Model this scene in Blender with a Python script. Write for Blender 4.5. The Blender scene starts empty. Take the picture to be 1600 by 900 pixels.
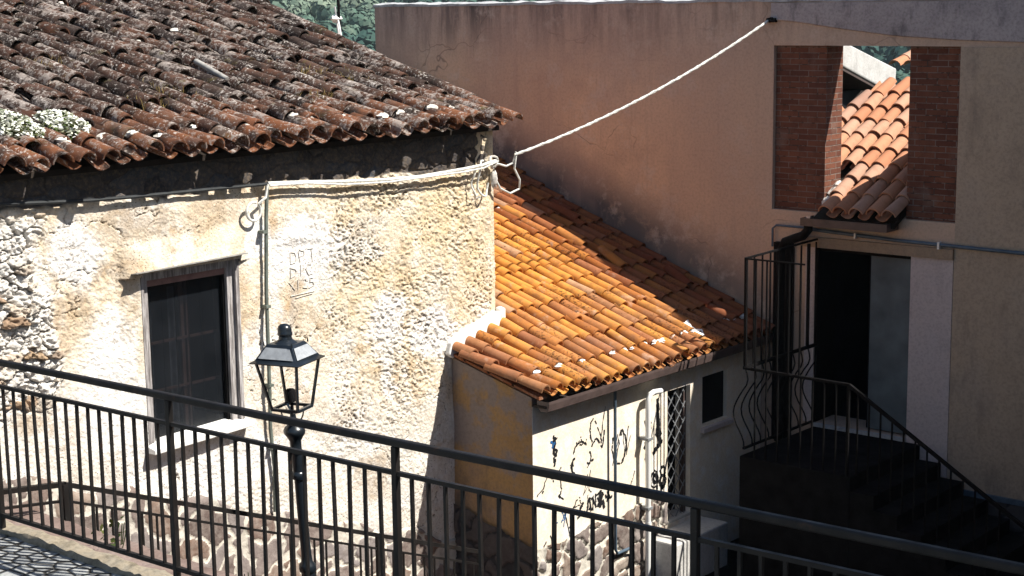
import bpy, math, random
import numpy as np
from mathutils import Vector, Matrix
R = random.Random(7)
PI = math.pi
scene = bpy.context.scene
COL = scene.collection
SUN_STRENGTH, SKY_STRENGTH, EXPOSURE = 5.0, 0.064, 0.88

# World axes: X runs along the alley walls towards the street corner, Y along the old facade, Z up; camera eye is z = 0.
XA = -11.456      # facade plane of the old house
YA = 13.32        # its far corner
XS = -10.361      # front plane of the low house
YS = 12.56        # its shaded side wall
YB = 17.0         # face of the tall wall behind
STREET = -3.268
ALLEY = -6.50

# ------------------------------------------------------------------ noise (numpy)
def _h(ix, iy, s):
    n = (ix.astype(np.int64) * 374761393 + iy.astype(np.int64) * 668265263 + s * 1442695041) & 0xffffffff
    n = ((n ^ (n >> 13)) * 1274126177) & 0xffffffff
    return ((n ^ (n >> 16)) & 0xffff) / 65535.0
def vnoise(x, y, s=0):
    x = np.asarray(x, float); y = np.asarray(y, float)
    ix = np.floor(x); iy = np.floor(y); fx = x - ix; fy = y - iy
    fx = fx * fx * (3 - 2 * fx); fy = fy * fy * (3 - 2 * fy)
    a = _h(ix, iy, s); b = _h(ix + 1, iy, s); c = _h(ix, iy + 1, s); d = _h(ix + 1, iy + 1, s)
    return (a * (1 - fx) + b * fx) * (1 - fy) + (c * (1 - fx) + d * fx) * fy
def fbm(x, y, s=0, o=4, g=.5):
    t = 0; a = 1; n = 0
    for i in range(o):
        t = t + a * vnoise(x * 2**i + 17.3 * i, y * 2**i - 9.1 * i, s + i); n += a; a *= g
    return t / n
def worley(x, y, s=0, jit=.95):
    ix = np.floor(x); iy = np.floor(y)
    f1 = np.full(x.shape, 9.); f2 = np.full(x.shape, 9.); cid = np.zeros(x.shape)
    for dx in (-1, 0, 1):
        for dy in (-1, 0, 1):
            cx = ix + dx; cy = iy + dy
            px = cx + .5 + jit * (_h(cx, cy, s) - .5); py = cy + .5 + jit * (_h(cx, cy, s + 5) - .5)
            d = np.hypot(px - x, py - y)
            nearer = d < f1
            f2 = np.where(nearer, f1, np.minimum(f2, d)); cid = np.where(nearer, _h(cx, cy, s + 9), cid); f1 = np.where(nearer, d, f1)
    return f1, f2, cid
def sstep(a, b, x):
    t = np.clip((x - a) / (b - a), 0, 1); return t * t * (3 - 2 * t)

# ------------------------------------------------------------------ scene graph helpers
def tag(o, label=None, cat=None, group=None, kind=None):
    if label: o['label'] = label
    if cat: o['category'] = cat
    if group: o['group'] = group
    if kind: o['kind'] = kind
    return o
def empty(name, loc, label, cat, group=None):
    o = bpy.data.objects.new(name, None); COL.objects.link(o); o.location = loc
    o.empty_display_size = .2
    return tag(o, label, cat, group)
class MB:
    def __init__(s): s.v = []; s.f = []; s.a = []; s.cur = 0.0
    def add(s, vs, fs, a=None):
        b = len(s.v); s.v += [tuple(p) for p in vs]; s.f += [tuple(i + b for i in f) for f in fs]
        s.a += [s.cur if a is None else a] * len(vs); return b
    def hexa(s, p): s.add(p, [(3,2,1,0),(4,5,6,7),(0,1,5,4),(1,2,6,5),(2,3,7,6),(3,0,4,7)])
    def box(s, lo, hi):
        x0,y0,z0 = lo; x1,y1,z1 = hi
        s.hexa([(x0,y0,z0),(x1,y0,z0),(x1,y1,z0),(x0,y1,z0),(x0,y0,z1),(x1,y0,z1),(x1,y1,z1),(x0,y1,z1)])
    def bar(s, a, b, w, h=None, up=(0,0,1)):
        a = Vector(a); b = Vector(b); h = h or w; d = (b - a).normalized(); up = Vector(up)
        if abs(d.dot(up)) > .95: up = Vector((0,1,0))
        r = d.cross(up).normalized(); u = r.cross(d).normalized()
        q = [(-1,-1),(1,-1),(1,1),(-1,1)]
        s.hexa([a + r*i*w/2 + u*j*h/2 for i,j in q] + [b + r*i*w/2 + u*j*h/2 for i,j in q])
    def tube(s, pts, r, n=8, cap=True):
        pts = [Vector(p) for p in pts]; rs = r if isinstance(r, (list, tuple)) else [r]*len(pts)
        vs = []; prev = None
        for i, p in enumerate(pts):
            d = (pts[min(i+1, len(pts)-1)] - pts[max(i-1, 0)]).normalized()
            if prev is None:
                ref = Vector((0,0,1)) if abs(d.z) < .9 else Vector((1,0,0)); prev = d.cross(ref).normalized()
            prev = (prev - d * prev.dot(d)).normalized(); w = d.cross(prev)
            for k in range(n):
                t = 2*PI*k/n; vs.append(p + (prev*math.cos(t) + w*math.sin(t)) * rs[i])
        fs = [(i*n+k, i*n+(k+1) % n, (i+1)*n+(k+1) % n, (i+1)*n+k) for i in range(len(pts)-1) for k in range(n)]
        if cap: fs += [tuple(range(n-1, -1, -1)), tuple(range((len(pts)-1)*n, len(pts)*n))]
        s.add(vs, fs)
    def lathe(s, prof, n=20, c=(0,0,0), rot=0, sq=False):
        vs = []; m = 4 if sq else n
        for r, z in prof:
            for k in range(m):
                t = 2*PI*k/m + rot; vs.append((c[0] + r*math.cos(t), c[1] + r*math.sin(t), c[2] + z))
        fs = [(i*m+k, i*m+(k+1) % m, (i+1)*m+(k+1) % m, (i+1)*m+k) for i in range(len(prof)-1) for k in range(m)]
        fs += [tuple(range(m-1, -1, -1)), tuple(range((len(prof)-1)*m, len(prof)*m))]
        s.add(vs, fs)
    def extr(s, poly, off):
        n = len(poly); off = Vector(off)
        s.add([Vector(p) for p in poly] + [Vector(p) + off for p in poly],
              [tuple(range(n)), tuple(range(2*n-1, n-1, -1))] + [(i, n+i, n+(i+1) % n, (i+1) % n) for i in range(n)])
    def blob(s, c, r, sc=(1,1,1), n=6, m=8, jit=.25):
        vs = []; fs = []
        for i in range(n+1):
            for k in range(m):
                a = PI*i/n; b = 2*PI*k/m; q = r*(1 + R.uniform(-jit, jit))
                vs.append((c[0]+q*sc[0]*math.sin(a)*math.cos(b), c[1]+q*sc[1]*math.sin(a)*math.sin(b), c[2]+q*sc[2]*math.cos(a)))
        for i in range(n):
            for k in range(m): fs.append((i*m+k, (i+1)*m+k, (i+1)*m+(k+1) % m, i*m+(k+1) % m))
        s.add(vs, fs)
def obj(name, mb, mat, parent=None, smooth=False, attrs=None, bevel=0):
    me = bpy.data.meshes.new(name)
    me.from_pydata(mb.v, [], mb.f); me.update()
    if any(mb.a):
        at = me.attributes.new('rnd', 'FLOAT', 'POINT'); at.data.foreach_set('value', mb.a)
    return finish(name, me, mat, parent, smooth, bevel)
def finish(name, me, mat, parent, smooth, bevel=0):
    if smooth:
        me.polygons.foreach_set('use_smooth', [True]*len(me.polygons)); me.set_sharp_from_angle(angle=math.radians(42))
    me.materials.append(mat)
    o = bpy.data.objects.new(name, me); COL.objects.link(o)
    if bevel:
        b = o.modifiers.new('Bevel', 'BEVEL'); b.width = bevel; b.segments = 2; b.limit_method = 'ANGLE'
    if parent:
        o.parent = parent; o.matrix_parent_inverse = Matrix.Translation(-chain(parent))
    return o
def chain(p):
    v = Vector((0,0,0))
    while p: v = v + p.location + p.matrix_parent_inverse.translation; p = p.parent
    return v
def relief(name, mat, parent, O, U, V, N, us, vs, hfun, keep=None, smooth=True, warp=None):
    """A sheet of real relief: O + u*U + v*V + h*N."""
    u, v = np.meshgrid(us, vs)
    h, at = hfun(u, v)
    vv = warp(u, v) if warp else v
    P = np.array(O) + u[..., None]*np.array(U) + vv[..., None]*np.array(V) + h[..., None]*np.array(N)
    nv, nu = u.shape
    idx = np.arange(nv*nu).reshape(nv, nu)
    q = np.stack([idx[:-1,:-1], idx[:-1,1:], idx[1:,1:], idx[1:,:-1]], -1)
    if keep is not None:
        uc = (u[:-1,:-1] + u[1:,1:]) / 2; vc = (v[:-1,:-1] + v[1:,1:]) / 2
        q = q[keep(uc, vc)]
    q = q.reshape(-1, 4)
    if np.dot(np.cross(U, V), N) < 0: q = q[:, ::-1]
    me = bpy.data.meshes.new(name)
    me.vertices.add(nv*nu); me.vertices.foreach_set('co', P.reshape(-1).astype(np.float32))
    me.loops.add(q.size); me.loops.foreach_set('vertex_index', q.reshape(-1).astype(np.int32))
    me.polygons.add(len(q)); me.polygons.foreach_set('loop_start', np.arange(0, q.size, 4, dtype=np.int32))
    me.update(calc_edges=True)
    for k, a in at.items():
        b = me.attributes.new(k, 'FLOAT', 'POINT'); b.data.foreach_set('value', np.broadcast_to(a, u.shape).reshape(-1).astype(np.float32))
    if smooth: me.polygons.foreach_set('use_smooth', [True]*len(me.polygons))
    me.materials.append(mat)
    o = bpy.data.objects.new(name, me); COL.objects.link(o)
    if parent: o.parent = parent; o.matrix_parent_inverse = Matrix.Translation(-chain(parent))
    return o

# ------------------------------------------------------------------ materials
class G:
    def __init__(s, name, rough=.85, spec=.3):
        s.m = bpy.data.materials.new(name); s.m.use_nodes = True; s.nt = s.m.node_tree
        s.p = s.nt.nodes['Principled BSDF']; s.p.inputs['Roughness'].default_value = rough
        s.p.inputs['Specular IOR Level'].default_value = spec
        s.pos = s.n('ShaderNodeNewGeometry').outputs['Position']
    def n(s, t, **k):
        nd = s.nt.nodes.new(t)
        for a, b in k.items(): setattr(nd, a, b)
        return nd
    def put(s, sock, v):
        if isinstance(v, bpy.types.NodeSocket): s.nt.links.new(v, sock)
        elif isinstance(v, (tuple, list)) and sock.type == 'RGBA': sock.default_value = (*v[:3], 1)
        else: sock.default_value = v
    def scl(s, sc, v=None):
        m = s.n('ShaderNodeMapping'); s.put(m.inputs['Vector'], v or s.pos); m.inputs['Scale'].default_value = sc; return m.outputs[0]
    def noise(s, scale, detail=5, rough=.55, vec=None, dist=0):
        t = s.n('ShaderNodeTexNoise'); s.put(t.inputs['Vector'], vec or s.pos); t.inputs['Scale'].default_value = scale
        t.inputs['Detail'].default_value = detail; t.inputs['Roughness'].default_value = rough; t.inputs['Distortion'].default_value = dist
        return t.outputs['Fac']
    def vor(s, scale, vec=None, feat='F1', out='Distance', rnd=1):
        t = s.n('ShaderNodeTexVoronoi', feature=feat); s.put(t.inputs['Vector'], vec or s.pos); t.inputs['Scale'].default_value = scale
        t.inputs['Randomness'].default_value = rnd; return t.outputs[out]
    def ramp(s, f, stops, interp='LINEAR'):
        r = s.n('ShaderNodeValToRGB'); s.put(r.inputs[0], f); e = r.color_ramp.elements; r.color_ramp.interpolation = interp
        while len(e) < len(stops): e.new(1)
        for x, (p, c) in zip(e, stops): x.position = p; x.color = (*c, 1) if isinstance(c, tuple) else (c, c, c, 1)
        return r.outputs[0]
    def mix(s, f, a, b, mode='MIX'):
        m = s.n('ShaderNodeMix', data_type='RGBA', blend_type=mode)
        s.put(m.inputs[0], f); s.put(m.inputs[6], a); s.put(m.inputs[7], b); return m.outputs[2]
    def mth(s, op, a, b=0, c=0):
        m = s.n('ShaderNodeMath', operation=op); s.put(m.inputs[0], a); s.put(m.inputs[1], b)
        if op == 'MULTIPLY_ADD': s.put(m.inputs[2], c)
        return m.outputs[0]
    def mr(s, v, a, b, c=0, d=1):
        m = s.n('ShaderNodeMapRange'); s.put(m.inputs[0], v)
        for i, q in enumerate((a, b, c, d)): m.inputs[i+1].default_value = q
        return m.outputs[0]
    def attr(s, name): return s.n('ShaderNodeAttribute', attribute_name=name).outputs['Fac']
    def xyz(s, v=None):
        m = s.n('ShaderNodeSeparateXYZ'); s.put(m.inputs[0], v or s.pos); return m.outputs
    def comb(s, x, y, z):
        m = s.n('ShaderNodeCombineXYZ'); s.put(m.inputs[0], x); s.put(m.inputs[1], y); s.put(m.inputs[2], z); return m.outputs[0]
    def bump(s, h, strength=.5, dist=.02):
        b = s.n('ShaderNodeBump'); s.put(b.inputs['Height'], h); b.inputs['Strength'].default_value = strength; b.inputs['Distance'].default_value = dist
        s.nt.links.new(b.outputs[0], s.p.inputs['Normal']); return s
    def col(s, c): s.put(s.p.inputs['Base Color'], c); return s

def simple(name, c, rough=.6, spec=.4, var=.3, scale=9, bump=0, metal=0):
    g = G(name, rough, spec); n = g.noise(scale)
    lo = tuple(x*(1-var) for x in c); hi = tuple(min(x*(1+var), 1) for x in c)
    g.col(g.ramp(n, [(.3, lo), (.7, hi)])); g.p.inputs['Metallic'].default_value = metal
    if bump: g.bump(g.noise(scale*5), bump, .01)
    return g.m

def mat_old_plaster():
    g = G('old lime plaster', .95, .1)
    x, y, z = g.xyz()
    big = g.noise(1.1, 6, .6); med = g.noise(4.5, 6, .65); fine = g.noise(26, 5, .7)
    base = g.ramp(big, [(.34, (.70,.69,.65)), (.46, (.73,.66,.55)), (.57, (.68,.57,.42)), (.68, (.76,.74,.70))])
    base = g.mix(g.ramp(med, [(.52, 0), (.66, .7)]), base, (.45,.30,.16))
    base = g.mix(g.ramp(g.noise(1.5, 7, .68, dist=.6), [(.55, 0), (.66, .6)]), base, (.50,.40,.29))
    base = g.mix(g.ramp(g.noise(1.9, 7, .7, g.scl((1, 1.2, .5)), .8), [(.55, 0), (.66, .6)]), base, (.42,.385,.35))
    base = g.mix(g.ramp(g.noise(2.3, 5, .6), [(.52, 0), (.64, .85)]), base, (.78,.76,.72))
    # the far end of the facade is yellower, the foot of it paler and greyer
    yel = g.mth('MULTIPLY', g.mr(y, 10.4, 12.8), g.mr(z, -4.3, -2.2)); yel = g.mth('MULTIPLY', yel, g.mr(med, .3, .6))
    base = g.mix(g.mth('MULTIPLY', yel, .75), base, (.68,.54,.33))
    low = g.mth('MULTIPLY', g.mr(g.mth('MULTIPLY_ADD', y, .3, z), -.2, -.9), g.mr(big, .25, .6))
    base = g.mix(g.mth('MULTIPLY', low, .75), base, (.70,.70,.68))
    br = g.noise(9, 6, .7)
    base = g.mix(g.mth('MULTIPLY', g.attr('ochr'), g.mr(br, .3, .6, .2, .6)), base, (.66,.53,.34))
    base = g.mix(g.mth('MULTIPLY', g.attr('whit'), g.mr(br, .3, .55, .45, .95)), base, (.80,.79,.77))
    base = g.mix(g.mth('MULTIPLY', g.attr('brow'), g.mr(br, .3, .6, .25, .72)), base, (.43,.33,.225))
    st = g.attr('stone')
    cell = g.ramp(g.attr('cell'), [(.0, (.55,.53,.5)), (.5, (.72,.7,.66)), (.8, (.6,.55,.48)), (.93, (.3,.2,.13)), (1, (.4,.3,.2))])
    base = g.mix(st, base, cell)
    base = g.mix(g.attr('eave_shade_course'), base, g.ramp(g.attr('cell'), [(0, (.045,.042,.045)), (.5, (.085,.075,.07)), (1, (.06,.065,.075))]))  # eave shade painted into the stone colours
    pit = g.attr('pit')
    base = g.mix(g.ramp(pit, [(.25, 0), (.8, .85)]), base, (.17,.125,.085))
    base = g.mix(g.ramp(fine, [(.35, .35), (.55, 0)]), base, (.28,.2,.12))
    spk = g.mth('MULTIPLY', g.ramp(g.vor(34, g.scl((1, 1, 1.3))), [(.14, 1), (.28, 0)]), g.ramp(g.noise(2.6, 5, .65), [(.45, 0), (.58, .9)]))
    base = g.mix(spk, base, (.10,.075,.05))
    g.col(base); g.bump(g.mth('ADD', g.noise(60, 4, .7), g.mth('MULTIPLY', g.vor(38), .6)), .6, .012)
    return g.m
def mat_stones(name, mortar=(.66,.62,.54), darken=.0):
    g = G(name, .9, .15)
    c = g.ramp(g.attr('cell'), [(0, (.12,.09,.08)), (.25, (.19,.15,.135)), (.5, (.23,.205,.2)), (.72, (.16,.10,.075)), (1, (.28,.23,.19))])
    n = g.noise(14, 6, .65); c = g.mix(g.ramp(n, [(.4, 0), (.75, .5)]), c, (.4,.36,.32))
    m = g.mix(g.ramp(g.noise(8, 6, .7), [(.35, 0), (.65, .8)]), mortar, tuple(q*.55 for q in mortar))
    c = g.mix(g.ramp(g.attr('mort'), [(.35, 0), (.6, 1)]), c, m)
    if darken: c = g.mix(darken, c, (.03,.03,.035))  # pulls stones and mortar towards near black
    g.col(c); g.bump(g.noise(45, 5, .7), .5, .015); return g.m
def mat_tall_wall():
    g = G('tall wall render', .95, .1)
    x, y, z = g.xyz()
    big = g.noise(.9, 6, .6); fine = g.noise(30, 4, .6)
    c = g.ramp(big, [(.28, (.52,.365,.28)), (.45, (.68,.485,.355)), (.58, (.62,.45,.345)), (.72, (.72,.545,.42))])
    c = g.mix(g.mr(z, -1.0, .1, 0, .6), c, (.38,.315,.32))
    streak = g.noise(2.2, 6, .7, g.scl((2.6, 1, .32)))
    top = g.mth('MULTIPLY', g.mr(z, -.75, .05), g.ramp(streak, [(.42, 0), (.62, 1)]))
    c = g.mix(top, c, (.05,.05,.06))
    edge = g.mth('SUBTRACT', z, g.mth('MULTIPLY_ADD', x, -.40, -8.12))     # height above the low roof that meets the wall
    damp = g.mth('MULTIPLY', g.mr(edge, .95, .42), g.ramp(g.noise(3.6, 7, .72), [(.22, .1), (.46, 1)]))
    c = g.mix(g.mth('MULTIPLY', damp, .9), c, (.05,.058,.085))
    warp = g.n('ShaderNodeVectorMath', operation='MULTIPLY_ADD'); nn = g.n('ShaderNodeTexNoise'); g.put(nn.inputs['Vector'], g.pos); nn.inputs['Scale'].default_value = 2.5
    g.put(warp.inputs[0], nn.outputs['Color']); warp.inputs[1].default_value = (.55,.55,.55); g.put(warp.inputs[2], g.pos)
    cr = g.vor(.95, warp.outputs[0], 'DISTANCE_TO_EDGE')
    crack = g.mth('MULTIPLY', g.ramp(cr, [(.0, 1), (.009, 0)]), g.ramp(g.noise(1.1, 3), [(.46, 0), (.6, .65)]))
    run = g.noise(1.6, 7, .72, g.scl((3.2, 1, .22))); c = g.mix(g.ramp(run, [(.52, 0), (.72, .45)]), c, (.32,.24,.215))
    pale = g.noise(2.8, 7, .7); c = g.mix(g.ramp(pale, [(.54, 0), (.64, .5)]), c, (.66,.56,.50))
    c = g.mix(g.ramp(g.noise(.55, 4, .6), [(.42, .45), (.56, 0)]), c, (.42,.30,.26))
    c = g.mix(g.mth('MULTIPLY', g.mr(x, -13, -9.8), .6), c, (.56,.425,.32))
    c = g.mix(crack, c, (.12,.09,.08))
    c = g.mix(g.ramp(fine, [(.33, .22), (.55, 0)]), c, (.2,.15,.13))
    c = g.mix(g.ramp(g.noise(5, 3, .5), [(.72, 0), (.78, .5)]), c, (.45,.4,.38))
    g.col(c); g.bump(g.mth('ADD', g.noise(22, 6, .7), g.mth('MULTIPLY', crack, -1.5)), .35, .012); return g.m
def mat_plain_plaster(name, cols, stain=(.1,.09,.08), sc=1.5, amt=.5, spot=None):
    g = G(name, .93, .12)
    c = g.ramp(g.noise(sc, 6, .62), [(.3, cols[0]), (.5, cols[1]), (.7, cols[2])])
    st = g.noise(2.1, 6, .7, g.scl((2, 2, .6))); c = g.mix(g.ramp(st, [(.52, 0), (.75, amt)]), c, stain)
    if spot: c = g.mix(g.ramp(g.noise(1.4, 5, .65), [(.47, 0), (.54, .9)]), c, spot)
    c = g.mix(g.ramp(g.noise(35, 4, .65), [(.33, .3), (.55, 0)]), c, stain)
    g.col(c); g.bump(g.noise(28, 6, .7), .4, .012); return g.m
def mat_bricks():
    g = G('red bricks', .9, .15)
    x, y, z = g.xyz(); v = g.comb(g.mth('ADD', x, y), z, 0)
    b = g.n('ShaderNodeTexBrick', offset=.5); g.put(b.inputs['Vector'], v); b.inputs['Scale'].default_value = 1
    b.inputs['Brick Width'].default_value = .25; b.inputs['Row Height'].default_value = .068; b.inputs['Mortar Size'].default_value = .006
    b.inputs['Mortar Smooth'].default_value = .2; b.inputs['Bias'].default_value = -.1
    g.put(b.inputs['Color1'], (.125,.048,.032)); g.put(b.inputs['Color2'], (.21,.085,.052)); g.put(b.inputs['Mortar'], (.22,.175,.15))
    c = g.mix(g.ramp(g.noise(9, 6, .7), [(.45, 0), (.7, .6)]), b.outputs['Color'], (.07,.03,.022))
    c = g.mix(g.ramp(g.noise(3, 5), [(.56, 0), (.72, .4)]), c, (.26,.21,.18))
    gap = g.mth('MULTIPLY', b.outputs['Fac'], g.ramp(g.noise(11, 3), [(.55, 0), (.62, 1)])); c = g.mix(g.mth('MULTIPLY', gap, .75), c, (.02,.016,.015))
    g.col(c); g.bump(g.mth('ADD', g.mth('MULTIPLY', b.outputs['Fac'], -1), g.mth('MULTIPLY', g.noise(50), .4)), 1, .02); return g.m
def mat_new_tiles():
    g = G('terracotta tiles', .97, .03); r = g.attr('rnd')
    c = g.ramp(r, [(0, (.20,.06,.022)), (.2, (.40,.145,.032)), (.4, (.60,.27,.058)), (.6, (.50,.205,.06)), (.78, (.30,.115,.055)), (.9, (.40,.19,.085)), (1, (.5,.34,.22))])
    x, y, z = g.xyz()
    n = g.noise(7, 6, .65); c = g.mix(g.ramp(n, [(.46, 0), (.70, .7)]), c, (.19,.085,.04))
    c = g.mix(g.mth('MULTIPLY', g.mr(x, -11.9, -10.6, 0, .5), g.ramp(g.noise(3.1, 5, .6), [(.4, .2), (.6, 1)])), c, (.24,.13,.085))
    c = g.mix(g.ramp(g.noise(16, 6, .75), [(.58, 0), (.70, .5)]), c, (.52,.33,.17))
    sp = g.noise(38, 4, .6); c = g.mix(g.ramp(g.mth('MULTIPLY', sp, g.mr(g.noise(1.7, 4), .4, .6, .6, 1.1)), [(.58, 0), (.66, .75)]), c, (.06,.035,.02))
    c = g.mix(g.ramp(g.noise(4.2, 5, .7), [(.58, 0), (.72, .6)]), c, (.5,.37,.29))
    red = g.mr(y, 15.4, 16.4); c = g.mix(g.mth('MULTIPLY', red, .68), c, (.15,.042,.028))  # older redder tiles beside the wall, also deepening its cast shadow in colour
    g.col(c); g.bump(g.noise(60, 5, .7), .25, .006); return g.m
def mat_rear_tiles():
    g = G('pink terracotta tiles', .8, .2); r = g.attr('rnd')
    c = g.ramp(r, [(0, (.40,.17,.09)), (.4, (.48,.23,.13)), (.8, (.44,.26,.18)), (1, (.2,.12,.1))])
    c = g.mix(g.ramp(g.noise(9, 6, .65), [(.5, 0), (.75, .5)]), c, (.25,.13,.08))
    g.col(c); g.bump(g.noise(60, 5, .7), .25, .006); return g.m
def mat_old_tiles():
    g = G('weathered lichen tiles', .95, .1); r = g.attr('rnd')
    c = g.ramp(r, [(0, (.03,.022,.02)), (.25, (.075,.038,.027)), (.45, (.115,.06,.042)), (.62, (.05,.04,.036)), (.8, (.115,.05,.03)), (.92, (.12,.095,.08)), (1, (.17,.085,.05))])
    n = g.noise(5, 7, .7); c = g.mix(g.ramp(n, [(.40, 0), (.58, .85)]), c, (.026,.019,.016))
    x, y, z = g.xyz()
    eave = g.mr(x, -12.3, -11.3); c = g.mix(g.mth('MULTIPLY', eave, g.ramp(g.noise(3.5, 4), [(.40, 0), (.55, .85)])), c, (.19,.075,.036))
    lich = g.mth('ADD', g.noise(20, 6, .75), g.mth('MULTIPLY', g.noise(2.0, 4, .6), .55))
    c = g.mix(g.ramp(lich, [(.80, 0), (.88, .85)]), c, (.29,.25,.225))
    c = g.mix(g.ramp(g.mth('ADD', g.noise(34, 4, .7), g.mth('MULTIPLY', g.noise(3.3, 3), .4)), [(.80, 0), (.86, .9)]), c, (.50,.46,.42))
    c = g.mix(g.ramp(g.noise(6.5, 5, .7), [(.60, 0), (.72, .6)]), c, (.10,.085,.03))
    g.col(c); g.bump(g.mth('ADD', g.noise(55, 6, .75), g.mth('MULTIPLY', lich, .8)), .6, .01); return g.m
def mat_cobbles():
    g = G('stone setts', .7, .35)
    v = g.scl((1, 1.3, 1)); e = g.vor(7.6, v, 'DISTANCE_TO_EDGE', rnd=.7); cid = g.vor(7.6, v, 'F1', 'Color', .7)
    s = g.n('ShaderNodeSeparateColor'); g.put(s.inputs[0], cid)
    c = g.ramp(s.outputs[0], [(0, (.17,.18,.185)), (.5, (.27,.28,.28)), (1, (.40,.41,.40))])
    c = g.mix(g.ramp(g.noise(30, 5, .7), [(.4, 0), (.7, .5)]), c, (.08,.08,.085))
    c = g.mix(g.ramp(e, [(.04, 1), (.10, 0)]), c, (.03,.028,.025))
    g.col(c); g.bump(g.mth('ADD', g.ramp(e, [(0, 0), (.16, 1)]), g.mth('MULTIPLY', g.noise(40), .25)), .9, .03); return g.m
def mat_wood():
    g = G('grey weathered wood', .85, .2)
    n = g.noise(6, 8, .75, g.scl((6, 6, .5))); c = g.ramp(n, [(.3, (.07,.062,.06)), (.48, (.26,.24,.235)), (.64, (.55,.53,.52))])
    g.col(c); g.bump(n, .6, .01); return g.m
def mat_glass():
    g = G('dusty dark net', .35, .5)
    c = g.ramp(g.noise(3, 4), [(.3, (.006,.008,.011)), (.7, (.016,.019,.024))]); g.col(c)
    t = g.n('ShaderNodeBsdfTransparent'); mx = g.n('ShaderNodeMixShader'); mx.inputs[0].default_value = .45
    g.nt.links.new(g.p.outputs[0], mx.inputs[1]); g.nt.links.new(t.outputs[0], mx.inputs[2])
    g.nt.links.new(mx.outputs[0], g.nt.nodes['Material Output'].inputs['Surface']); return g.m
def mat_leaf(name, cols, sub=.25):
    g = G(name, .8, .15); g.col(g.ramp(g.attr('rnd'), [(0, cols[0]), (.5, cols[1]), (1, cols[2])])); return g.m

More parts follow.
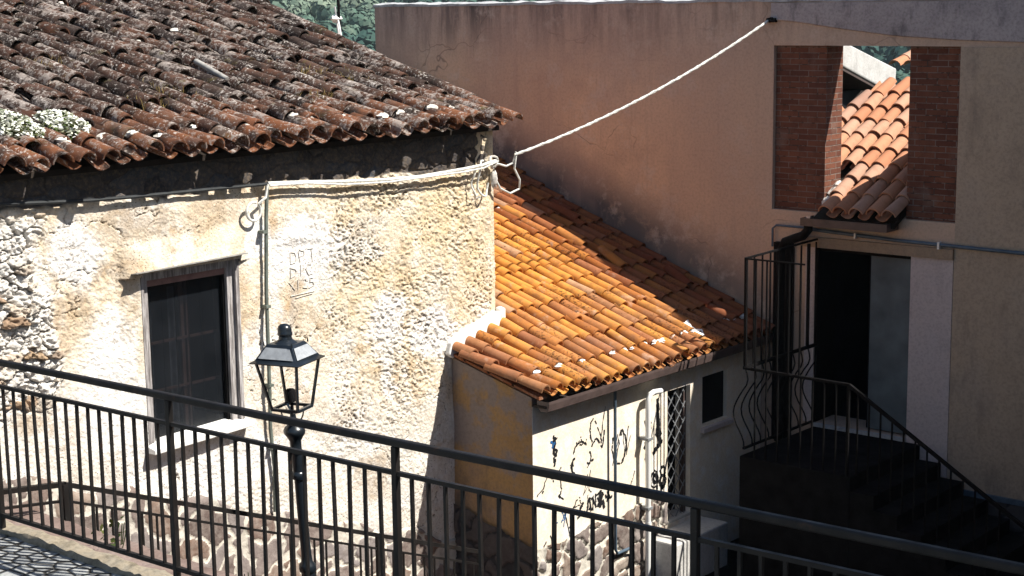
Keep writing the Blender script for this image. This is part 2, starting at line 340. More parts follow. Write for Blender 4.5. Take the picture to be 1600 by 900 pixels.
def mat_iron():
    g = G('black painted iron', .5, .3)
    c = g.ramp(g.noise(12, 5, .6), [(.35, (.008,.007,.0068)), (.7, (.015,.0125,.0115))])
    c = g.mix(g.ramp(g.noise(7, 7, .75), [(.60, 0), (.70, .8)]), c, (.05,.025,.015))
    c = g.mix(g.ramp(g.noise(45, 4, .7), [(.66, 0), (.74, .5)]), c, (.10,.085,.075))
    g.col(c); g.put(g.p.inputs['Roughness'], g.mr(g.noise(9), .3, .7, .35, .7)); g.bump(g.noise(70, 4), .3, .004); return g.m
M = dict(
    plaster=mat_old_plaster(), dado=mat_stones('irregular stone facing'), dado_dark=mat_stones('dark stone facing', (.08,.078,.076), .8),
    tall=mat_tall_wall(), bricks=mat_bricks(), tile_new=mat_new_tiles(), tile_old=mat_old_tiles(), tile_rear=mat_rear_tiles(),
    cobble=mat_cobbles(), wood=mat_wood(), net=mat_glass(),
    iron=mat_iron(),
    rust=simple('dark rusty iron', (.006,.0055,.006), .75, .1, .5, 20, .2),
    lamp=simple('navy lamp paint', (.009,.013,.018), .28, .6, .3, 8), lamp_glass=simple('smoky roof panels', (.32,.34,.36), .3, .5, .2, 20),
    white=simple('whitewash', (.78,.77,.74), .9, .1, .12, 6, .3), mortar=simple('lime mortar', (.62,.59,.54), .95, .1, .25, 25, .5),
    cream=mat_plain_plaster('cream plaster', ((.82,.80,.76),(.80,.71,.57),(.86,.86,.85)), (.55,.44,.33), 2.6, .45),
    yellow=mat_plain_plaster('ochre plaster', ((.26,.16,.08),(.32,.20,.09),(.27,.18,.115)), (.09,.075,.065), 2.2, .85, (.22,.185,.175)),
    olive=mat_plain_plaster('olive render', ((.40,.315,.235),(.46,.365,.275),(.42,.345,.28)), (.11,.1,.1), 1.2, .5),
    grey=mat_plain_plaster('grey cement band', ((.33,.30,.31),(.43,.39,.395),(.38,.345,.355)), (.05,.05,.055), 1.8, .9),
    pink=mat_plain_plaster('pinkish paint', ((.50,.44,.43),(.56,.49,.48),(.53,.475,.48)), (.2,.17,.18), 1.5, .3),
    tan=mat_plain_plaster('tan lintel paint', ((.33,.25,.18),(.37,.28,.2),(.3,.23,.18)), (.12,.1,.09), 3, .5),
    concrete=mat_plain_plaster('pale concrete', ((.45,.44,.42),(.55,.54,.52),(.6,.59,.57)), (.2,.19,.18), 5, .4),
    coping=mat_plain_plaster('bleached coping', ((.32,.33,.34),(.42,.43,.44),(.5,.51,.52)), (.12,.12,.12), 6, .8),
    dark=simple('dark interior', (.012,.012,.014), .9, .1, .4, 3), door=simple('blue grey door', (.10,.125,.14), .6, .3, .3, 3),
    brown=simple('brown gutter metal', (.085,.06,.055), .5, .4, .25, 9), zinc=simple('zinc gutter', (.2,.21,.22), .45, .5, .35, 9),
    pvc=simple('white plastic pipe', (.76,.76,.74), .4, .4, .06, 6), bluepipe=simple('blue grey pipe', (.075,.11,.15), .45, .4, .3, 8),
    conduit=simple('green grey conduit', (.13,.15,.13), .6, .3, .35, 12), cable=simple('white cable', (.62,.62,.58), .6, .3, .35, 30),
    darkcable=simple('grey cable', (.025,.028,.03), .6, .3, .3, 12), black=simple('black spray paint', (.012,.012,.014), .6, .3, .3, 20),
    blue=simple('blue spray paint', (.02,.11,.28), .6, .3, .3, 20), soil=simple('dark paving', (.011,.0105,.011), .95, .05, .4, 6, .5),  # paving is one even near-black tone
    paving=mat_plain_plaster('brown stone paving', ((.16,.115,.10),(.22,.165,.145),(.27,.22,.2)), (.07,.05,.045), 3, .6),
    kerb=mat_plain_plaster('rough concrete kerb', ((.20,.17,.12),(.29,.25,.19),(.24,.22,.18)), (.04,.034,.024), 9, .95),
    redwood=simple('reddish window wood', (.24,.14,.12), .7, .3, .25, 10), curtain=simple('grey lace curtain', (.22,.235,.27), .9, .1, .4, 14),
    lead=simple('dull lead flashing', (.3,.29,.27), .6, .3, .3, 12),
    under=simple('dark roof boards', (.03,.024,.02), .95, .1, .4, 6),
    leaf=mat_leaf('weed leaves', ((.03,.05,.015),(.06,.085,.02),(.1,.11,.03))), straw=mat_leaf('dry grass', ((.12,.085,.03),(.2,.145,.05),(.28,.2,.08))),
    petal=mat_leaf('white petals', ((.62,.64,.5),(.72,.74,.66),(.8,.8,.76))), bag=simple('white plastic bag', (.8,.8,.78), .5, .3, .08, 10),
    wood_far=mat_leaf('far foliage', ((.014,.05,.046),(.07,.12,.09),(.22,.26,.19))),
    hill=simple('hillside grass', (.05,.075,.05), .95, .1, .4, .05), field=simple('pale stubble field', (.42,.42,.33), .95, .1, .15, .1),
)

# ------------------------------------------------------------------ roof tiles
def tile(mb, o, a, b, n, L, r0, r1, h, up, rnd, seg=7, th=.014):
    """One half-round tile; o lower end on the roof, a up-slope, b sideways, n outwards."""
    vs = []; k = seg + 1
    for inner in (0, 1):
        for t, r in ((0, r0), (1, r1)):
            rr = r - inner*th
            for i in range(k):
                an = PI*(-.47 + .94*i/seg)
                hh = math.cos(an)*rr*h
                hh = (hh - (0 if up else 0)) if up else (r*h - hh + (0 if not inner else 0))
                if not up: hh = r*h - math.cos(an)*(r - (1-inner)*th)*h
                vs.append(o + a*(L*t) + b*(math.sin(an)*rr) + n*hh)
    fs = []
    for i in range(seg):
        fs.append((i, i+1, k+i+1, k+i)); fs.append((2*k+i+1, 2*k+i, 3*k+i, 3*k+i+1))
        fs.append((i+1, i, 2*k+i, 2*k+i+1)); fs.append((k+i, k+i+1, 3*k+i+1, 3*k+i))
    fs += [(0, k, 3*k, 2*k), (k-1, 2*k+k-1, 3*k+k-1, k+k-1)]
    if not up: fs = [f[::-1] for f in fs]
    mb.add(vs, fs, rnd)
def tile_roof(P, ucols, nrow, pitch, L, rad, jit, rndf, skip=None, seg=7, mortar=None, lift=.022):
    """P(c, s) -> point on the roof surface at column position c, distance s up the slope."""
    mb = MB()
    for ci, c in enumerate(ucols):
        w = (ucols[1] - ucols[0])
        for r in range(nrow):
            for up in (True, False):
                cc = c + (0 if up else w/2) + R.gauss(0, jit*.012)
                s0 = r*pitch + (R.gauss(0, jit*.02) if r else R.gauss(0, jit*.012)) - (0 if up else .012)
                if skip and skip(cc, s0): continue
                p = P(cc, s0); q = P(cc + R.gauss(0, jit*.018), s0 + L); a = (q - p); Ln = a.length; a.normalize()
                bb = P(cc + .05, s0) - p; bb = (bb - a*bb.dot(a)).normalized()
                n = bb.cross(a) if bb.cross(a).z > 0 else a.cross(bb)
                roll = R.gauss(0, jit*.07); bb = (bb*math.cos(roll) + n*math.sin(roll)).normalized(); n = bb.cross(a) if bb.cross(a).z > 0 else a.cross(bb)
                if up:
                    o = p + n*(lift + .032 + abs(R.gauss(0, jit*.006))); a2 = (a*Ln - n*.02).normalized()
                    sc = 1 + R.gauss(0, jit*.04)
                    tile(mb, o, a2, bb, n, L, rad*1.08*sc, rad*.86*sc, 1.08, True, rndf(c, s0, r), seg)
                    if mortar is not None and r == 1 and R.random() < mortar[1]:
                        e = o - n*.03
                        mortar[0].blob(e - a*.012 + n*rad*.85 + bb*R.uniform(-.03, .03), rad*R.uniform(.4, .78), (R.uniform(.6, 1), 1.0, .55), 7, 9, .38)
                    elif mortar is not None and r > 1 and R.random() < mortar[2]:
                        e = o - n*.03
                        mortar[0].blob(e + n*rad*.75 + bb*R.uniform(-.04, .04), rad*.42, (.9, .9, .5), 6, 8, .25)
                else:
                    o = p - n*.0; a2 = (a*Ln - n*.012).normalized()
                    tile(mb, o + n*.004, a2, bb, n, L, rad*.92, rad*1.08, .72, False, rndf(c, s0, r)*.8, seg)
    return mb

# ================================================================== SETTING
def build_setting():
    mb = MB(); mb.add([(-11.45,-12,STREET),(14,-12,STREET),(14,5.57,STREET),(-11.45,5.57,STREET)], [(0,1,2,3)])
    tag(obj('street', mb, M['cobble']), kind='structure')
    # rough kerb below the railing
    us = np.arange(-11.4, 6.01, .02); vs = np.linspace(0, 1, 13)
    def kh(u, v): return (fbm(u*6, v*2, 4, 5)-.5)*.07*np.sin(np.pi*np.clip(v, .05, .95)), {}
    us2 = us
    prof = [(5.518, STREET-.02), (5.52, -3.262), (5.53, -3.235), (5.60, -3.222), (5.66, -3.245), (5.68, -3.45)]
    mb = MB(); vs = []; n = len(prof)
    for i, x in enumerate(us2):
        for j, (y, z) in enumerate(prof):
            q = float(fbm(np.array([x*5+j*3.1]), np.array([j*1.7]), 3, 4)[0]) - .5
            q2 = float(fbm(np.array([x*11+j*7.1]), np.array([j*2.7]), 8, 3)[0]) - .5
            vs.append((x, y + q*.06*(1 if j < 4 else 0) + q2*.04*(j < 3), z + (q2*.05 + q*.03 if 0 < j < 5 else 0)))
    mb.add(vs, [(i*n+j, (i+1)*n+j, (i+1)*n+j+1, i*n+j+1) for i in range(len(us2)-1) for j in range(n-1)])
    tag(obj('kerb', mb, M['kerb'], smooth=True), kind='structure')
    # lower alley, sloping down beside the old house
    mb = MB(); P = [(-11.6, 6.5), (14, 6.5)]
    def gz(y): return -5.35 - 1.15*float(sstep(6.5, 11.2, np.array(y)))
    ys = [5.7, 7, 8, 9, 10, 11, 12, 14, 17.2]
    for i, y in enumerate(ys): mb.v += [(-11.6, y, gz(y)), (14, y, gz(y))]; mb.a += [0, 0]
    mb.f = [(2*i, 2*i+1, 2*i+3, 2*i+2) for i in range(len(ys)-1)]
    tag(obj('alley', mb, M['soil']), kind='structure')
    t = empty('retaining_wall', (-2, 5.7, -6.5), 'dark stone retaining wall dropping from the cobbled street edge to the alley', 'wall')
    mb = MB(); mb.box((-11.4, 5.52, -6.6), (14, 5.665, -3.30)); obj('wall_face', mb, M['dado_dark'], t)
    t = empty('stone_terrace', (-9.5, 6.1, -3.6), 'low brown paved ledge just behind the street railing beside the old house', 'terrace')
    mb = MB(); mb.box((-11.42, 5.70, -5.6), (-5.0, 6.55, -3.62)); obj('block', mb, M['dado_dark'], t)
    us = np.arange(-11.42, -5.0, .03); vs = np.arange(5.70, 6.56, .03)
    def ph(u, v):
        f1, f2, c = worley(u*4, v*5, 31); e = f2-f1
        return .012*sstep(.02, .15, e) + (fbm(u*6, v*6, 2)-.5)*.012, {'cell': c, 'mort': 1-sstep(.03, .1, e)}
    relief('paving', M['paving'], t, (0,0,-3.61), (1,0,0), (0,1,0), (0,0,1), us, vs, ph)
    # steps along the old facade
    t = empty('alley_steps', (-10.7, 9, -5.2), 'brown stone steps descending along the foot of the old facade', 'steps')
    y = 6.56; z = -4.32; k = 0
    while y < 11.9:
        mb = MB(); mb.box((-11.44, y, -6.55), (-9.86, y + .402, z)); obj('step', mb, M['paving'], t, bevel=.012)
        y += .40; z -= .154; k += 1
    # valley side
    us = np.concatenate([np.linspace(30, 220, 12), np.linspace(240, 520, 40), np.linspace(540, 640, 6)]); az = np.radians(np.linspace(-85, 75, 90))
    mb = MB(); n = len(us)
    for a in az:
        for d in us:
            mb.v.append((d*math.sin(a), d*math.cos(a), hillz(d, a))); mb.a.append(0)
    mb.f = [((j+1)*n+i, j*n+i, j*n+i+1, (j+1)*n+i+1) for j in range(len(az)-1) for i in range(n-1)]
    tag(obj('hillside', mb, M['hill'], smooth=True), kind='structure')
    # woods and olive groves on it
    rs = np.random.RandomState(3); N = 3400; V = []; F = []; A = []
    for t_ in range(N):
        d = math.sqrt(rs.uniform(200**2, 430**2)); a = math.radians(rs.uniform(-62, -19))
        x, y = d*math.sin(a), d*math.cos(a)
        g = float(fbm(np.array([x/55.]), np.array([y/55.]), 5, 3)[0])
        if in_field(d, a): continue
        olive = 292 + (g-.5)*60 < d < 345 + (g-.5)*70
        col = (.62 if olive else .16) + rs.uniform(-.14, .14) + (g-.5)*.5
        rad = rs.uniform(1.9, 3.0) if olive else rs.uniform(2.4, 4.2)
        if olive and rs.rand() < .25: continue
        z0 = hillz(d, a); q = 110
        u = rs.normal(size=(q, 3)); u /= np.linalg.norm(u, axis=1)[:, None]; rr = rad*rs.uniform(.55, 1.0, q)
        c = u*rr[:, None]*np.array([1, 1, .85]) + np.array([x, y, z0 + rad*.75])
        s1 = rs.normal(size=(q, 3)); s2 = np.cross(u, s1); s2 /= np.linalg.norm(s2, axis=1)[:, None]; s1 = np.cross(s2, u)
        w = rad*rs.uniform(.10, .22, q)[:, None]
        for sx, sy in ((-1,-1),(1,-1),(1,1),(-1,1)): V.append(c + s1*w*sx + s2*w*sy)
        A.append(np.clip(col + rs.uniform(-.1, .1, q) + .12*u[:, 2], .01, 1))
    n = len(A); Vs = np.stack([np.concatenate(V[i::4]) for i in range(4)], 1).reshape(-1, 3); Av = np.repeat(np.concatenate(A), 4)
    me = bpy.data.meshes.new('far_woods'); m_ = len(Vs)
    me.vertices.add(m_); me.vertices.foreach_set('co', Vs.reshape(-1).astype(np.float32)); me.loops.add(m_); me.loops.foreach_set('vertex_index', np.arange(m_, dtype=np.int32))
    me.polygons.add(m_//4); me.polygons.foreach_set('loop_start', np.arange(0, m_, 4, dtype=np.int32)); me.update(calc_edges=True)
    at = me.attributes.new('rnd', 'FLOAT', 'POINT'); at.data.foreach_set('value', Av.astype(np.float32)); me.materials.append(M['wood_far'])
    o = bpy.data.objects.new('far_woods', me); COL.objects.link(o)
    tag(o, 'hazy green woods and olive groves across the valley behind the roofs', 'woods', kind='stuff')
    mb = MB(); ds = np.linspace(352, 372, 4); as_ = np.radians(np.linspace(-31, -22, 12)); n = len(ds)
    for a in as_:
        for d in ds: mb.v.append((d*math.sin(a), d*math.cos(a), hillz(d, a)+.35)); mb.a.append(0)
    mb.f = [((j+1)*n+i, j*n+i, j*n+i+1, (j+1)*n+i+1) for j in range(len(as_)-1) for i in range(n-1)]
    tag(obj('field', mb, M['field']), kind='structure')
def hillz(d, a):
    z = -9 - 17*min(1, max(0, (d-30)/60)) + (d-150)*.125*(1 if d > 150 else 0)
    return z + 2.5*math.sin(a*9 + d*.013)*min(1, d/200)
def in_field(d, a): return 350 < d < 374 and math.radians(-31.5) < a < math.radians(-21.5)

# ================================================================== OLD HOUSE
def build_old_house():
    t = empty('old_house', (XA, 10, -6.4), 'old stone house with crumbling cream plaster and dark lichen covered tile roof', 'house')
    wy0, wy1, wz0, wz1 = 8.585, 9.68, -3.77, -2.25
    us = np.arange(4.96, YA + .001, .0085); vs = np.arange(-5.75, -1.27, .0082)
    def wall(u, v):
        z = v; low = (fbm(u*.9, z*.9, 1, 3)-.5)*.07; mid = (fbm(u*4, z*4, 2, 4)-.5)*.045
        # coarse thrown plaster: lumps dragged downwards to the right
        uu = u*1.0 + z*.45
        gr = fbm(uu*31 + 1.5*fbm(u*9, z*9, 13), z*38, 3, 3, .6); gr = .5*(sstep(.40, .53, gr) - .55) + .5*(gr - .5); lum = fbm(uu*9 + fbm(u*7, z*7, 14), z*10, 7, 4, .6); lum = .55*(sstep(.44, .55, lum) - .5)*.6 + .4*(lum - .5)
        rough = .5 + .75*sstep(10.3, 11.3, u + .3*(fbm(u*2, z*2, 11)-.5)*4)*sstep(-4.6, -3.9, z + (u-11)*-.2)
        band = sstep(-2.25, -1.9, z + .25*(fbm(u*3, z*3, 12)-.5)*2)
        rough = rough + .3*band
        f1, f2, c0 = worley(uu*19 + 1.2*fbm(u*12, z*12, 18), z*19 + 1.2*fbm(u*12, z*12, 19), 17); pits = sstep(.34, .12, f1)*sstep(.50, .72, fbm(u*1.3, z*1.3, 21, 5, .6))*sstep(.6, 1.1, rough)
        gr = gr*(.45 + .55*sstep(.42, .62, fbm(u*1.4 + .4, z*1.4, 101, 4)))
        h = low + mid*.6 + gr*.017*rough + lum*.010*rough*sstep(.35, .6, fbm(u*1.1, z*1.1, 99, 3)) - pits*.012
        smooth_patch = sstep(.57, .64, fbm(u*.8+3, z*1.1, 33, 3)); h = h*(1-.55*smooth_patch) + low*.55*smooth_patch
        f1, f2, c = worley(u*5.6 + 1.3*fbm(u*5, z*5, 41), z*9.5 + 1.6*fbm(u*5, z*5, 42), 51)
        e = f2 - f1
        st = sstep(.12, -.05, u - 7.62 + .5*(fbm(u*2.5, z*2.5, 61)-.5) - .12*np.sin(z*4))*sstep(-3.35, -3.1, z)*sstep(-1.5, -1.75, z)
        hs = .03*sstep(.01, .10, e) + .06*(c-.5) - .05*sstep(.12, .02, e)*(.3+fbm(u*4, z*4, 44)) + gr*.03 + lum*.03
        h = h*(1-st) + (hs - .02)*st
        pit = (1-st)*(sstep(.0, -.30, gr*rough + .5*lum*rough + .12)*.55 + .8*pits) + st*sstep(.14, .03, e)*(.25+.75*fbm(u*4, z*4, 44))
        f1b, f2b, _ = worley(u*2.1 + fbm(u*5, z*5, 71), z*2.1 + fbm(u*5, z*5, 72), 73)
        crack = sstep(.022, .006, f2b - f1b)*sstep(.5, .6, fbm(u*.9, z*.9, 75, 2))
        h = h - crack*.02; pit = np.maximum(pit, crack)
        hood = sstep(wy0-.22, wy0-.08, u + .05*fbm(u*9, z*9, 78))*sstep(wy1+.16, wy1+.0, u)      # smooth plaster hood over the window
        top = -1.97 + (u-9.1)*.05 + .05*(fbm(u*5, z*0, 79)-.5); hood = hood*sstep(top+.05, top-.05, z)*(z > wz1 - .03)
        h = h*(1-.85*hood) + hood*(.010 + .04*np.clip((top - z)/.25, 0, 1)); pit = pit*(1-hood)
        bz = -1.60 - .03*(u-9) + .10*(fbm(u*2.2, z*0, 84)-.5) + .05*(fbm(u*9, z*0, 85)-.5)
        eave_shade_course = sstep(-.012, .012, z - bz)*sstep(YA-.06, YA-.16, u + .08*fbm(z*9, z*0, 86))          # top stone course without plaster, coloured near black to deepen the eave shade
        f1, f2, cb = worley(u*4.2 + .8*fbm(u*4, z*4, 87), z*7 + .8*fbm(u*4, z*4, 88), 89); eb = f2 - f1
        h = h*(1-eave_shade_course) + eave_shade_course*(-.035 + .02*sstep(.03, .2, eb) + gr*.012); pit = pit*(1-eave_shade_course)
        wob = .55*(fbm(u*5, z*5, 103, 4) - .5)
        blob = lambda cy, cz, ry, rz: sstep(1.0, .55, np.hypot((u-cy)/ry, (z-cz)/rz) + wob*1.6)
        whit = np.max([blob(*b) for b in ((7.93,-2.0,.30,.42), (8.25,-2.9,.35,.5), (10.45,-2.25,.52,.42), (9.95,-2.1,.2,.25), (9.3,-4.2,1.5,.35), (8.3,-3.5,.5,.4), (11.6,-3.1,.35,.4), (12.3,-3.35,.4,.35))], 0)
        brow = np.max([blob(*b) for b in ((7.84,-2.52,.36,.36), (8.55,-1.82,.5,.22), (9.35,-1.8,.5,.18), (10.05,-3.85,.2,.2), (8.45,-2.35,.16,.5), (11.35,-4.75,.4,.4), (7.45,-3.2,.3,.25))], 0)
        ochr = np.max([blob(*b) for b in ((11.2,-1.85,1.1,.26), (12.6,-2.2,.7,.7), (12.9,-2.9,.45,.6), (11.3,-2.9,.7,.35))], 0)
        flat = sstep(10.2, 10.28, u)*sstep(10.74, 10.66, u)*sstep(-2.80, -2.72, z)*sstep(-2.16, -2.24, z); h = h*(1-.85*flat); pit = pit*(1-.8*flat)
        edge = sstep(YA, YA-.1, u); h = h - .05*(1-edge)*(1 + (fbm(z*6, z*0, 81)-.5)*2)
        near = sstep(.10, 0, np.maximum(np.maximum(wy0-u, u-wy1), np.maximum(wz0-z, z-wz1)))*(1-hood); h = h*(1-near) + .012*near
        return h, {'pit': np.clip(pit, 0, 1), 'stone': st, 'cell': np.where(eave_shade_course > .5, cb, c), 'eave_shade_course': eave_shade_course, 'whit': whit, 'brow': brow, 'ochr': ochr}
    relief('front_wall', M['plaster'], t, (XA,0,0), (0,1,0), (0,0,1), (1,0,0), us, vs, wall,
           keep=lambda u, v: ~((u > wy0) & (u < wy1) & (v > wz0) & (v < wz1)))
    mb = MB(); mb.box((-19, YA-.30, -6.45), (XA-.02, YA-.02, -1.27)); mb.box((-19, 4.9, -6.45), (-18.8, YA-.3, -1.27)); mb.box((-19, 4.7, -6.45), (XA-.02, 4.95, -1.0))
    obj('other_walls', mb, M['plaster'], t)
    # stone facing at the foot
    us = np.arange(5.2, 12.62, .016); vs = np.linspace(0, 1, 120)
    topz = lambda u: -3.73 - .368*(u-7.34) + .05*np.sin(u*7) + .10*(fbm(u*3, u*0, 91)-.5)
    def dh(u, v):
        z = -6.5 + v*(topz(u)+6.5); f1, f2, c = worley(u*2.9 + 1.5*fbm(u*3.4, z*3.4, 92), z*3.6 + 1.5*fbm(u*3.4, z*3.4, 93), 94); e = f2-f1
        w = .03 + .14*fbm(u*9, z*9, 95); m = 1 - sstep(w, w+.06, e)
        rim = sstep(.0, .04, 1-v)
        return .012*(1-m)*rim + (fbm(u*14, z*14, 96)-.5)*.02 + .035*rim - .02, {'cell': c, 'mort': m}
    relief('stone_dado', M['dado'], t, (XA,0,0), (0,1,0), (0,0,1), (1,0,0), us, vs, dh, warp=lambda u, v: -6.5 + v*(topz(u)+6.5))
    # window
    w = obj('window', (lambda m: (m.box((XA-.10, wy0+.0, wz0), (XA-.015, wy0+.085, wz1)), m.box((XA-.10, wy1-.12, wz0), (XA-.015, wy1, wz1)),
        m.box((XA-.10, wy0+.085, wz1-.075), (XA-.02, wy1-.12, wz1-.0)), m.box((XA-.02, wy0+.002, wz0), (XA+.012, wy0+.03, wz1)), m.box((XA-.012, wy1-.045, wz0), (XA+.02, wy1-.002, wz1)), m)[-1])(MB()), M['wood'], t)
    mb = MB(); mb.box((XA-.12, wy0+.085, wz1-.135), (XA-.045, wy1-.12, wz1-.078)); obj('sash', mb, M['redwood'], w)
    
    for y0, y1 in ((wy0+.085, wy0+.12), (wy1-.145, wy1-.12)): mb = MB(); mb.box((XA-.12, y0, wz0), (XA-.05, y1, wz1-.135)); obj('sash_stile', mb, M['rust'], w)
    mb = MB(); mb.box((XA-.095, wy0+.12, wz0+.01), (XA-.09, wy1-.145, wz1-.135)); obj('insect_net', mb, M['net'], w)
    for f in (.3, .62): mb = MB(); mb.box((XA-.155, wy0+.09, wz0+1.36*f), (XA-.135, wy1-.12, wz0+1.36*f+.022)); obj('glazing_bar', mb, M['redwood'], w)
    for y0, y1 in ((9.13, 9.165), (9.19, 9.21)): mb = MB(); mb.box((XA-.185, y0, wz0), (XA-.157, y1, wz1)); obj('mullion', mb, M['redwood'], w)
    for i in range(6): mb = MB(); y = wy0 + .17 + i*.145; mb.tube([(XA-.125, y, wz0), (XA-.125, y, wz1-.08)], .006, 6); obj('grille_bar', mb, M['rust'], w)
    for y0, y1 in ((8.74, 8.86), (9.02, 9.10), (9.22, 9.27)):
        mb = MB(); pts = [(XA-.22 + .02*math.sin((y0 + (y1-y0)*i/10)*90), y0 + (y1-y0)*i/10) for i in range(11)]
        mb.add([(x, y, z) for z in (wz0, wz1-.2) for x, y in pts], [(i, i+1, 12+i, 11+i) for i in range(10)])
        obj('curtain', mb, M['curtain'], w)
    mb = MB(); mb.box((XA-.9, wy0-.1, wz0-.1), (XA-.86, wy1+.1, wz1+.1)); mb.box((XA-.86, wy0-.12, wz0-.1), (XA-.12, wy0-.02, wz1+.1)); mb.box((XA-.86, wy1+.02, wz0-.1), (XA-.12, wy1+.12, wz1+.1))
    mb.box((XA-.86, wy0-.02, wz0-.1), (XA-.12, wy1+.02, wz0-.01)); mb.box((XA-.86, wy0-.02, wz1+.01), (XA-.12, wy1+.02, wz1+.1)); obj('room', mb, M['dark'], w)
    s = MB(); s.hexa([(XA-.10, wy0-.02, -3.85), (XA+.115, wy0-.02, -3.845), (XA+.115, wy1+.03, -3.815), (XA-.10, wy1+.03, -3.82), (XA-.10, wy0-.02, -3.765), (XA+.115, wy0-.02, -3.80), (XA+.115, wy1+.03, -3.77), (XA-.10, wy1+.03, -3.735)])
    obj('sill', s, M['white'], w, bevel=.008)
    s = MB(); s.hexa([(XA-.02, wy0-.12, -2.25), (XA+.135, wy0-.13, -2.225), (XA+.135, wy1+.02, -2.20), (XA-.02, wy1+.02, -2.22), (XA-.02, wy0-.12, -2.24), (XA+.135, wy0-.13, -2.215), (XA+.135, wy1+.02, -2.19), (XA-.02, wy1+.02, -2.21)])
    obj('lintel_flashing', s, M['lead'], w)
    # roof
    k = .315; sl = math.hypot(1, k)
    def P(c, s):
        x = XA + .27 - s/sl
        z = -1.268 + k*(s/sl) + .05*float(vnoise(c*.7, s*.7, 5)) + .025*float(vnoise(c*2.5, s*2.0, 6)) - .045
        return Vector((x, c, z))
    cols = np.arange(4.2, YA-.08, .232); mort = MB()
    mb = tile_roof(P, list(cols), 19, .345, .44, .086, 2.1, lambda c, s, r: min(1, max(.01, R.random()*.85 + (.12 if r < 2 else 0))), mortar=(mort, .6, .03), lift=.03)
    r = obj('roof', mb, M['tile_old'], t, smooth=True)
    obj('mortar', mort, M['mortar'], r, smooth=True)
    # verge row laid along the gable
    vb = MB()
    for i in range(19):
        s = i*.345; p = P(YA+.035, s) + Vector((0, R.gauss(0, .01), .0)); q = P(YA+.035, s+.44); a = (q-p).normalized(); b = Vector((0,1,0)); n = a.cross(b); n = n if n.z > 0 else -n
        tile(vb, p + n*(.035 + abs(R.gauss(0, .008))), a, b, n, .44, .095, .08, .95, True, max(.01, R.random()*.6))
    obj('verge_tiles', vb, M['tile_old'], r, smooth=True)
    mb = MB(); e0 = XA+.04; zt = lambda x: -1.275 + k*(XA+.27-x) - .075
    mb.hexa([(e0,4.1,zt(e0)-.05),(-18.5,4.1,zt(-18.5)-.05),(-18.5,YA+.02,zt(-18.5)-.05),(e0,YA+.02,zt(e0)-.05),(e0,4.1,zt(e0)),(-18.5,4.1,zt(-18.5)),(-18.5,YA+.02,zt(-18.5)),(e0,YA+.02,zt(e0))])
    obj('roof_boards', mb, M['under'], t)
    mb = MB(); mb.extr([(XA-.02, YA-.3, -1.28), (-18.5, YA-.3, -1.28), (-18.5, YA-.3, zt(-18.5)-.06), (XA-.02, YA-.3, zt(XA)-.06)], (0, .27, 0)); obj('gable', mb, M['plaster'], t)
    # things lying and growing on the roof
    def surf(x, y): return Vector((x, y, P(y, (XA+.27-x)*sl).z + .10))
    f = MB(); lf = MB()
    for name, lab, cx, cy, rx, ry, n in (('flowering_weed', 'mound of white flowering weed at the far left of the old tile roof', -11.86, 7.66, .32, .26, 1100),
                                   ('flowering_weed', 'smaller mound of white flowers nearer the eave of the old tile roof', -11.80, 8.12, .28, .22, 950)):
        e = empty(name, surf(cx, cy), lab, 'weed', 'white flowering weeds on the old roof'); f = MB(); lf = MB()
        for i in range(n):
            a = R.uniform(0, 2*PI); q = math.sqrt(R.random()); hgt = (1-q*q)*.10 + .02 + R.uniform(-.01, .03); s = R.uniform(.010, .022)
            p = surf(cx + rx*q*math.cos(a), cy + ry*q*math.sin(a)) + Vector((0, 0, hgt)); d = Vector((R.gauss(0,.5), R.gauss(0,.5), 1)).normalized(); u = d.orthogonal().normalized(); v = d.cross(u)
            (f if i % 5 < 4 else lf).add([p-u*s-v*s*.7, p+u*s-v*s*.7, p+u*s*.6+v*s, p-u*s*.6+v*s], [(0,1,2,3)], R.uniform(.05, 1))
            lf.add([p - Vector((0,0,hgt)), p - Vector((0,.006,hgt)), p], [(0,1,2)], R.uniform(.05, 1))
        obj('blossom', f, M['petal'], e); obj('leaves', lf, M['leaf'], e)
    tufts = [(-12.22, 9.45, 'dry grass tuft between tiles left of the broken pipe'), (-12.45, 9.75, 'yellowing grass tuft growing just above another tuft on the old roof'), (-12.75, 11.9, 'tall straw coloured grass tuft towards the far end of the old roof'),
             (-12.55, 12.25, 'small dry tuft nearest the gable of the old roof'), (-12.0, 11.3, 'dry tuft close above the mortared eave tiles'), (-13.3, 9.1, 'mossy tuft high on the left of the old roof')]
    for x, y, lab in tufts:
        g = MB()
        for i in range(90):
            p = surf(x + R.gauss(0, .09), y + R.gauss(0, .12)) - Vector((0,0,.04)); h = R.uniform(.06, .17); d = Vector((R.gauss(0,.35), R.gauss(0,.35), 1)).normalized(); w = Vector((R.gauss(0,1), R.gauss(0,1), 0)).normalized()*.0035
            m = p + d*h*.6; e2 = p + d*h + Vector((R.gauss(0,.03), R.gauss(0,.03), -.02))
            g.add([p-w, p+w, m+w*.8, m-w*.8, e2], [(0,1,2,3), (3,2,4)], R.uniform(.05, 1))
        tag(obj('grass_tuft', g, M['straw']), lab, 'grass tuft', 'dry grass tufts on the old roof')
    mb = MB(); mb.tube([surf(-13.12, 10.66) + Vector((0,0,.035)), surf(-12.60, 10.62) + Vector((0,0,.03))], .03, 10)
    tag(obj('broken_pipe', mb, M['lead'], smooth=True), 'short pale pipe fragment lying down the slope of the old tile roof', 'pipe')
    mb = MB(); mb.blob(surf(-14.12, 11.2) + Vector((0,0,.04)), .06, (1.2, .8, .5)); tag(obj('stone', mb, M['mortar'], smooth=True), 'single pale stone lying high on the old tile roof', 'stone')
    # antenna pole behind the gable
    t2 = empty('antenna_pole', (-14.62,14.11,-1.6), 'thin dark metal pole rising behind the old roof edge', 'pole')
